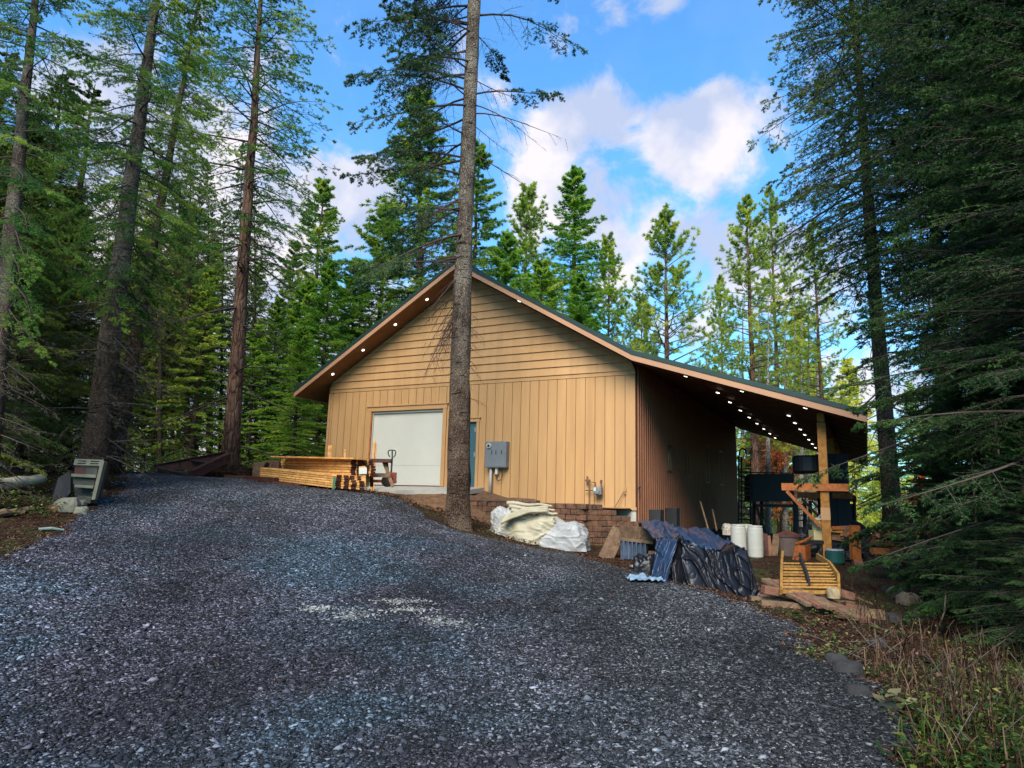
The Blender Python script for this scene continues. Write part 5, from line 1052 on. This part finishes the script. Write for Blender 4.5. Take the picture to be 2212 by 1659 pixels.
for i, (x0, x1, lab) in enumerate([(790, 850, 'long thin pole leaning on the dark side wall'), (880, 910, 'short dark pole leaning on the side wall beside the long one')]):
    mb = MB(); mb.tube([q4(x0, 750+i*60, 21.5), q4(x1, 960, 20.3)], .025, 8); tag(mb.build('pole', M_old), lab, 'pole')
for y in (1.3, 3.2):
    q = B(.28, y, 0); mb = MB(); lb(mb, .05, .4, y-.2, y+.2, g1(q.x, q.y)-R0.z, g1(q.x, q.y)-R0.z+.95); tag(mb.build('black_cabinet', M_dark, bevel=.01), 'small black cabinet against the ribbed side wall, %s one' % ('nearest' if y < 2 else 'further'), 'cabinet')
# ------------------------------------------------------------------ lumber stacks
random.seed(21)
def stack(P, Q, rows, cols, rowh, bw, label, grp, back):
    P = Vector(P); Q = Vector(Q); d = (Q-P); d.normalize(); Ln = (Q-P).length; n_ = Vector((-d.y, d.x, 0)).normalized()
    if n_.y < 0: n_ = -n_
    for r_ in range(rows):
        for c_ in range(cols):
            j0 = random.uniform(-.02, .03)+(.12 if r_ >= rows-2 and c_ > 1 else 0)-back*c_*.12; j1 = random.uniform(-.05, .05)
            a = P+n_*(c_*(bw+.008)+bw/2)+BZ*(r_*rowh+rowh/2)+d*j0-n_*random.uniform(0, .018); b = a+d*(Ln-j0+j1); mb = MB(); mb.beam(a, b, bw, rowh-.011)
            o = mb.build('lumber_board', M_lumber, bevel=0); o.data.materials.append(M_endgrain); 
            for f in o.data.polygons[:2]: f.material_index = 1
            tag(o, label, 'board', grp)
def q2(x, y, Y): return at(*k2(x, y), Y)
stack(q2(850, 872, 17.3), q2(215, 793, 20.4), 6, 4, .058, .145, 'sawn board in the lower stack of fresh lumber', 'boards of the lower lumber stack', 1)
lowt = q2(850, 872, 17.3).z+6*.058
P = q2(975, 765, 17.9); Q = q2(395, 742, 21.0); P.z = max(P.z, lowt-.02)
stack(P, Q, 6, 4, .072, .145, 'sawn board in the upper stack of fresh lumber', 'boards of the upper lumber stack', .6)
a, b = q2(372, 612, 20.6), q2(1060, 628, 17.75); mb = MB(); mb.beam(a, b, .5, .04); tag(mb.build('top_board', M_lumber), 'wide board covering the top of the lumber stack', 'board')
mb = MB(); P = q2(842, 770, 17.18); Q = q2(830, 880, 17.18); mb.beam(P, Q, .06, .02, (0, 1, 0)); tag(mb.build('green_strap', mat('green_strap', (.015, .10, .04), .5, .2, 4, 0)), 'green strap hanging at the right end of the lower lumber stack', 'strap')
mb = MB(); mb.beam(q2(1075, 690, 17.6), q2(1075, 862, 17.6), .17, .14, (0, 1, 0)); tag(mb.build('support_block', M_lumber), 'upright block of wood at the right end of the lumber stacks', 'block')
mb = MB(); mb.beam(q2(1075, 700, 17.5), q2(1075, 752, 17.5), .2, .015, (0, 1, 0)); tag(mb.build('paper_label', M_white), 'blank white card on the upright wood block', 'card')
def qA(x, y, Y): return at(*kA(x, y), Y)
YS = 18.6
sh = thing('sawhorse', 'dark topped wooden sawhorse in front of the white roll door', 'sawhorse', qA(700, 1510, YS))
mb = MB(); mb.beam(qA(545, 1222, YS), qA(825, 1228, YS), .28, .09); mb.build('top_beam', M_endgrain, sh)
for (x0, x1, dy, m_) in [(745, 845, -.1, M_old), (770, 800, .35, M_oldred), (580, 560, -.1, M_lumber), (600, 610, .35, M_old)]:
    a = qA(x0, 1240, YS+.1); b = qA(x1, 1510, YS+dy); b.z = max(b.z, g1(b.x, b.y)-.02); mb = MB(); mb.beam(a, b, .09, .05, (0, 1, 0)); mb.build('leg', m_, sh)
mb = MB(); mb.beam(qA(560, 1382, YS-.05), qA(820, 1388, YS-.05), .04, .11); mb.build('cross_rail', M_old, sh)
YJ = 19.3
pj = thing('pallet_jack', 'pallet jack with black loop handle parked before the white roll door', 'pallet jack', qA(830, 1510, YJ))
mb = MB(); mb.tube([qA(836, 1190, YJ), qA(822, 1400, YJ), qA(815, 1450, YJ)], .025, 10); mb.build('tow_bar', M_dark, pj)
mb = MB(); lpz = [(812, 1185), (795, 1160), (790, 1125), (800, 1110), (835, 1108), (868, 1112), (876, 1130), (868, 1165), (850, 1188)]; mb.tube([qA(x, y, YJ) for x, y in lpz], .016, 8); mb.tube([qA(836, 1190, YJ), qA(836, 1110, YJ)], .02, 8); mb.build('handle_loop', M_dark, pj)
M_red = mat('orange_red_paint', (.45, .07, .03), .45, .2, 3, 0)
mb = MB(); a = qA(650, 1490, YJ); mb.box((a.x+.1, a.y, a.z+.10), (.9, .5, .07)); mb.box((a.x+.45, a.y, a.z+.2), (.22, .3, .3)); mb.build('fork_frame', M_red, pj)
p = qA(775, 1450, YJ-.3); mb = MB(); mb.tube([p, p+Vector((.02, .12, 0))], .16, 18); mb.build('wheel', M_dark, pj)
for i, (x0, y0, x1, y1, Y, lab) in enumerate([(150, 1055, 148, 1200, 20.3, 'short pale stake standing behind the left end of the lumber'), (317, 1100, 312, 1200, 20, 'thin pale stake standing behind the middle of the lumber'), (640, 1000, 612, 1400, 20.2, 'long pale lath leaning on the left door jamb'), (655, 1030, 632, 1400, 20.25, 'pale lath leaning just right of the long one')]):
    a, b = qA(x0, y0, Y), qA(x1, y1, Y); b.z = min(b.z, g1(b.x, b.y)+.0); mb = MB(); mb.beam(a, b, .05 if i else .12, .03, (0, 1, 0)); tag(mb.build('stake', M_lumber), lab, 'stake')
# box and low beams left of the lumber
YB = 21
mb = MB(); mb.prism([q2(152, 782, YB), q2(205, 784, YB), q2(272, 655, YB), q2(165, 655, YB)], Vector((.05, .4, 0))); tag(mb.build('crate', M_old, bevel=.01), 'weathered pale box with tapered side left of the lumber', 'crate')
cr_ = thing('basket', 'dark woven crate between the pale box and the lumber', 'crate', q2(330, 715, YB))
mb = MB(); a, b = q2(275, 715, YB+.3), q2(385, 640, YB+.3)
mb.box(((a.x+b.x)/2, YB+.5, (a.z+b.z)/2), (abs(b.x-a.x), .5, abs(b.z-a.z)*.92)); mb.build('crate_box', M_oldred, cr_)
mb = MB()
for i in range(9): x = a.x+(b.x-a.x)*(i+.5)/9; mb.box((x, YB+.235, (a.z+b.z)/2), (.02, .02, abs(b.z-a.z)))
mb.build('crate_slats', M_old, cr_)
for i, (x0, y0, x1, y1, Y0, Y1, th, m_, lab) in enumerate([(-60, 770, 110, 812, 22, 20.6, .13, M_oldred, 'dark brown beam lying at the edge of the gravel, leftmost'), (100, 800, 355, 815, 20.4, 19.4, .16, M_endgrain, 'dark squared beam lying in front of the lower lumber stack'), (330, 835, 550, 862, 18.6, 17.9, .08, M_rust, 'thin reddish board on the gravel before the lumber')]):
    a, b = q2(x0, y0, Y0), q2(x1, y1, Y1); a.z = g1(a.x, a.y)+th*.5; b.z = g1(b.x, b.y)+th*.5; mb = MB(); mb.beam(a, b, th, th); tag(mb.build('beam', m_, bevel=.006), lab, 'beam')
# rusty steel frame by the red trunk
def q1(x, y, Y): return at(*k1(x, y), Y)
rf_ = thing('rusty_frame', 'rusty angle-iron frame lying tilted beside the red trunk', 'steel frame', q1(1140, 400, 23.5))
for nm, (x0, y0, Y0), (x1, y1, Y1), h_, w2 in [('long_beam', (1140, 395, 24), (1660, 300, 22.5), .34, .06), ('near_beam', (1400, 440, 20.6), (1690, 300, 22.3), .30, .06), ('cross_bar', (1430, 330, 23.2), (1560, 352, 21.6), .08, .08), ('tie_bar', (1145, 380, 24), (1395, 440, 20.6), .08, .06)]:
    mb = MB(); a, b = q1(x0, y0, Y0), q1(x1, y1, Y1); mb.beam(a, b, w2, h_); mb.beam(a+BZ*h_*.5, b+BZ*h_*.5, w2*3, .03); mb.build(nm, M_rust, rf_)
tag(lump((q1(1700, 420, 23.2).x, 23.2, g1(q1(1700, 420, 23.2).x, 23.2)-.15), 1.3, .8, .55, 31, .4, 9, nu=100, nv=40).build('brush_pile', M_soil, smooth=False), 'low heap of soil and bark chips at the foot of the red trunk', 'heap')
# slotted stack at the left edge of the driveway
YR = 13.0
c = q1(620, 620, YR); gz = g1(c.x, c.y)
ss = thing('slotted_stack', 'leaning stack of pale slotted concrete units beside the double trunk', 'block stack', (c.x, c.y, gz))
M_pale = mat('pale_concrete', (.12, .115, .08), .8, .3, 5, .3, 30); M_panelr = mat('reddish_panel', (.055, .018, .012), .8, .4, 3, .2, 20); M_panelg = mat('grey_panel', (.04, .042, .034), .8, .4, 4, .2, 20)
def plate(name, quad, dep, m, par, Y=YR, dY=0): mb = MB(); mb.prism([q1(x, y, Y+dY) for x, y in quad], Vector((.0, dep, 0))); return mb.build(name, m, par, bevel=.004)
# top unit with four slots (front plate built as strips round the slots)
mb = MB(); tl, tr_, br2, bl2 = Vector(q1(552, 310, YR+.12)), Vector(q1(765, 318, YR+.12)), Vector(q1(748, 362, YR-.05)), Vector(q1(542, 356, YR-.05))
def bil(u, v): return (tl*(1-u)+tr_*u)*(1-v)+(bl2*(1-u)+br2*u)*v
us = [0, .12, .42, .5, .58, .88, 1]; vs_ = [0, .25, .42, .62, .8, 1]
for i in range(6):
    for j in range(5):
        if i in (1, 4) and j in (1, 3): continue
        mb.prism([bil(us[i], vs_[j+1]), bil(us[i+1], vs_[j+1]), bil(us[i+1], vs_[j]), bil(us[i], vs_[j])], Vector((0, .05, -.04)))
mb.build('slotted_top', M_pale, ss)
plate('back_core', [(548, 600), (690, 600), (745, 330), (560, 325)], .25, M_dark, ss, dY=.16)
plate('panel', [(548, 420), (628, 425), (632, 362), (552, 358)], .03, M_panelr, ss); plate('panel', [(628, 425), (712, 430), (722, 364), (634, 362)], .03, M_panelg, ss)
plate('ledge', [(522, 442), (705, 452), (712, 428), (526, 420)], .16, M_pale, ss, dY=-.08); plate('panel', [(538, 498), (692, 506), (703, 453), (540, 443)], .03, M_panelg, ss)
plate('ledge', [(545, 520), (684, 530), (692, 508), (550, 500)], .14, M_pale, ss, dY=-.06); plate('side_rail', [(672, 615), (700, 612), (768, 330), (742, 325)], .10, M_pale, ss, dY=-.1)
plate('base_panel', [(560, 640), (665, 640), (672, 590), (566, 582)], .2, M_panelg, ss)
mb = MB(); mb.prism([q1(370, 660, YR-.1), q1(430, 672, YR-.25), q1(520, 560, YR+.05), q1(520, 395, YR+.3), q1(430, 450, YR+.3), q1(385, 520, YR+.1)], Vector((0, .08, 0))); tag(mb.build('dark_sheet', M_dark), 'dark sheet leaning on the left side of the slotted stack', 'sheet')
def rock(p, r, m, lab, seed, flat=.65, name='rock'): return tag(lump((p.x, p.y, g1(p.x, p.y)-.15*r), r, r*.75, r*flat*2.3, seed, .22, 2.2, nu=22, nv=12, sq=.7).build(name, m, smooth=False), lab, 'rock')
for i, (x, y, r, lab) in enumerate([(490, 690, .22, 'pale broken concrete lump at the foot of the slotted stack, left one'), (560, 680, .17, 'pale broken concrete lump at the foot of the slotted stack, right one'), (600, 715, .12, 'small flat stone before the slotted stack'), (730, 590, .14, 'small reddish stone right of the slotted stack'), (400, 690, .10, 'small stone left of the concrete lumps')]): rock(atg(*k1(x, y)), r, M_pale if i < 3 else M_block, lab, 40+i, .5)
a, b = q1(-60, 508, 12.6), q1(320, 462, 13.6)
mb = MB(); mb.tube([a.lerp(b, t/12)+BZ*.01*math.sin(t*1.3) for t in range(13)], [.125-.03*t/12 for t in range(13)], 14); tag(mb.build('log', mat('pale_log', (.30, .27, .20), .8, .35, 3, .4, 15, stretch=(1, 4, 4)), smooth=True), 'pale barkless log lying on the bank at the left edge', 'log')
random.seed(14)
for i, (x0, y0, x1, y1, Y, r, lab) in enumerate([(60, 590, 200, 565, 11.5, .05, 'pale split stick under the log at the left edge'), (0, 575, 100, 590, 11.3, .06, 'yellowish wood chunk below the log, at the very edge'), (170, 560, 260, 600, 11.8, .045, 'yellowish wood piece lying in leaves below the log'), (290, 795, 480, 765, 10.8, .022, 'pale green strip lying at the gravel edge on the left'), (430, 170, 530, 50, 15, .03, 'broken pale stub slanting up behind the wire fence')]):
    a, b = q1(x0, y0, Y), q1(x1, y1, Y+.2)
    if i < 4: a.z = g1(a.x, a.y)+r; b.z = g1(b.x, b.y)+r
    mb = MB(); mb.tube([a, a.lerp(b, .5)+BZ*.02, b], [r, r*1.1, r*.7], 8); tag(mb.build('stick', M_old if i != 3 else mat('mint_strip', (.13, .19, .15), .6, .2, 4, 0)), lab, 'stick')
wf2 = thing('wire_fence', 'sagging wire mesh fence in the shade at the left edge', 'fence', q1(200, 300, 16.5)); mb = MB()
for i in range(22): bar_ = (i*22-20, 188, i*22+20, 300); mb.tube([q1(bar_[0], bar_[1], 16.5), q1(bar_[2], bar_[3], 16.5)], .006, 4, False)
for j in range(6): mb.tube([q1(-20, 190+j*22, 16.5), q1(440, 196+j*21, 16.5)], .006, 4, False)
mb.build('wire_mesh', M_twigg, wf2)
for x in (-30, 215, 440): mb = MB(); mb.tube([q1(x, 170, 16.5), q1(x+5, 330, 16.5)], .03, 8); mb.build('fence_post', M_old, wf2)
# ------------------------------------------------------------------ rocks, weeds and brush on the right bank
def k8(x, y): return (2172+x/2.073)*.72, (1504+y/2.073)*.72
for i, (x, y, r, lab) in enumerate([(770, 1080, .14, 'dark flat rock at the right gravel edge, lower of the big ones'), (830, 1225, .11, 'dark rock just below the flat rock on the right bank'), (1020, 1320, .08, 'brown rock above the leafy weeds on the right bank'), (1065, 760, .15, 'grey-brown rock on the bank right of the planks'), (1180, 740, .1, 'small rock right of the grey-brown rock on the bank'),
        (960, 900, .09, 'small rock half way down the right bank'), (1010, 560, .10, 'little stone near the orange timber'), (700, 1010, .10, 'small dark stone left of the dark flat rock'), (1150, 640, .2, 'pale flat slab of rock on the bank under the firs'), (1080, 590, .18, 'pale stone beside the flat slab under the firs')]):
    rock(atg(*k8(x, y)), r, M_rock if i < 8 else mat('pale_rock', (.14, .11, .07), .9, .3, 5, .4, 20), lab, 60+i, .45)
def weeds(name, pts, n_leaf, hgt, leafs, m, label, cat_, seed, kindv='stuff', grass=False):
    r = np.random.default_rng(seed); vs, fs, ts = [], [], []; k = 0
    for (cx_, cy_, sc__) in pts:
        z = g1(cx_, cy_)
        for _ in range(n_leaf):
            if grass:
                a = r.uniform(0, 6.28); h = hgt*sc__*r.uniform(.5, 1.3); bx_2, by_2 = cx_+r.normal(0, .07), cy_+r.normal(0, .07); le = r.uniform(.1, .7)*h; w2 = .004
                P = [Vector((bx_2, by_2, z-.02))]+[Vector((bx_2+math.cos(a)*le*t*t, by_2+math.sin(a)*le*t*t, z+h*t*(1-.25*t))) for t in (.4, .75, 1)]; sd = Vector((-math.sin(a), math.cos(a), 0))*w2; t0 = r.uniform(0, 1)
                for i in range(3):
                    q = [P[i]-sd, P[i]+sd, P[i+1]+sd*.8, P[i+1]-sd*.8]; vs += q; fs.append((k, k+1, k+2, k+3)); k += 4; ts += [t0]*4
            else:
                a = r.uniform(0, 6.28); d = r.uniform(.02, .2)*sc__; c = Vector((cx_+math.cos(a)*d, cy_+math.sin(a)*d, z+r.uniform(.02, hgt)*sc__)); b_ = r.uniform(0, 6.28); s2 = leafs*r.uniform(.6, 1.4); u_ = Vector((math.cos(b_), math.sin(b_), r.uniform(-.5, .3))); v2 = Vector((-math.sin(b_), math.cos(b_), r.uniform(-.3, .3)))
                t0 = r.uniform(0, 1); q = [c-u_*s2, c-u_*s2*.2+v2*s2*.62+BZ*.01, c+u_*s2*.55+v2*s2*.35, c+u_*s2, c+u_*s2*.55-v2*s2*.35, c-u_*s2*.2-v2*s2*.62+BZ*.01]; vs += q; fs += [(k, k+1, k+2, k+3), (k, k+3, k+4, k+5)]; k += 6; ts += [t0]*6
    me = npmesh(name, np.array([v[:] for v in vs]), np.array(fs), {'tint': ts}); o = link(name, me, m); return tag(o, label, cat_, kind=kindv)
def scatter(box, n, seed, lo=-9, hi=-.02):
    r = np.random.default_rng(seed); out = []
    while len(out) < n:
        px = r.uniform(box[0], box[2]); py = r.uniform(box[1], box[3]); p = atg(px, py); m = float(dmask(np.array(p.x), np.array(p.y)))
        if lo < m < hi: out.append((p.x, p.y, r.uniform(.5, 1.3)))
        else: n -= .34
    return out
weeds('weed_leaves', scatter((1900, 1540, 2230, 1700), 110, 1), 11, .14, .026, F_leaf, 'low green and yellow leafy weeds in the lower right corner', 'weeds', 3)
weeds('bank_weeds', scatter((1700, 1300, 2230, 1560), 170, 2), 9, .13, .022, foliage('bank_weed', (.02, .05, .012), (.06, .11, .025), (.20, .20, .05), .3), 'sparse dark weeds scattered over the right bank', 'weeds', 4)
weeds('dry_grass', scatter((1880, 1380, 2230, 1680), 45, 5), 12, .26, .1, F_straw, 'dry straw-coloured grass on the right bank', 'grass', 5, grass=True)
weeds('brown_brush', scatter((1830, 1260, 2230, 1600), 125, 25, hi=-.25), 8, .36, .1, foliage('brush', (.012, .006, .003), (.045, .022, .009), (.13, .075, .035), .2), 'brown leggy brush and dead stalks covering the right bank', 'brush', 15, grass=True)
weeds('green_grass', scatter((1990, 1440, 2230, 1640), 16, 6), 14, .2, .1, F_leaf, 'yellow-green grass tufts on the lower right bank', 'grass', 6, grass=True)
weeds('left_weeds', scatter((-20, 1000, 260, 1120), 120, 7, hi=-.3), 14, .22, .03, foliage('left_weed', (.02, .06, .012), (.07, .14, .03), (.24, .26, .06), .3), 'green weeds on the left bank behind the log', 'weeds', 7)
weeds('far_weeds', [(at(x, 1030, Y).x, Y, 1.6) for x, Y in [(random.uniform(240, 560), random.uniform(24.5, 31)) for _ in range(330)]], 14, .5, .06, foliage('far_weed', (.05, .10, .02), (.16, .26, .05), (.38, .40, .09), .4), 'pale weeds and brush behind the crest of the driveway', 'brush', 8)
weeds('far_grass', [(at(x, 1030, Y).x, Y, 1.3) for x, Y in [(random.uniform(380, 560), random.uniform(23.5, 26)) for _ in range(60)]], 10, .7, .1, F_straw, 'dry brown stalks behind the rusty frame', 'grass', 9, grass=True)
p = atg(*k8(445, 740)); weeds('broadleaf_weed', [(p.x, p.y, .5)], 14, .22, .05, F_leaf, 'small bright green weed in front of the planks', 'weed', 10, None)
p = atg(*k8(1060, 1300)); weeds('pale_leaf_plant', [(p.x, p.y, .8)], 9, .22, .06, foliage('pale_leaf', (.10, .095, .04), (.17, .16, .07), (.24, .22, .11), .3), 'plant with pale curled leaves above the weeds in the right corner', 'plant', 11, None)
r = np.random.default_rng(77); p0, p1 = [], []
for _ in range(110):
    q = atg(r.uniform(1780, 2230), r.uniform(1290, 1650)); 
    if float(dmask(np.array(q.x), np.array(q.y))) > 0: continue
    a = r.uniform(0, 6.28); l = r.uniform(.1, .5); e = r.uniform(-.05, .9); p0.append(q[:]); p1.append((q+Vector((math.cos(a)*l*math.cos(e), math.sin(a)*l*math.cos(e), .02+l*math.sin(e))))[:])
V, Fq = prisms(np.array(p0), np.array(p1), np.full(len(p0), .006), np.full(len(p0), .003), 4); tag(link('fallen_twigs', npmesh('fallen_twigs', V, Fq), M_twigg), 'grey fallen twigs and stalks over the right bank', 'twigs', kind='stuff')
for i, (x0, y0, x1, y1, Y, rr_, lab) in enumerate([(1690, -500, 1760, 1150, 8.8, .022, 'slim dark stem at the right edge above the weeds'), (1540, -300, 1575, 1050, 9.8, .02, 'slim dark stem left of the other on the right bank'), (1380, 560, 1290, 900, 8.5, .012, 'thin bent brown sapling on the right bank')]):
    a, b = at(*k8(x0, y0), Y), at(*k8(x1, y1), Y); b.z = g1(b.x, b.y)-.05; mb = MB(); mb.tube([a, a.lerp(b, .4)+Vector((.05, 0, 0)), b], [rr_*.6, rr_*.8, rr_], 8); tag(mb.build('sapling_stem', M_bark_b), lab, 'sapling')
p = at(*k8(1480, 1520), 4.9); mb = MB(); e = atg(*k8(1530, 1640)); mb.tube([p, p.lerp(e, .5)+Vector((.02, 0, 0)), e], [.012, .016, .018], 8); tag(mb.build('orange_root', mat('orange_bark', (.36, .14, .07), .7, .3, 5, .2, 20)), 'bent orange-brown branch at the bottom right corner', 'branch')
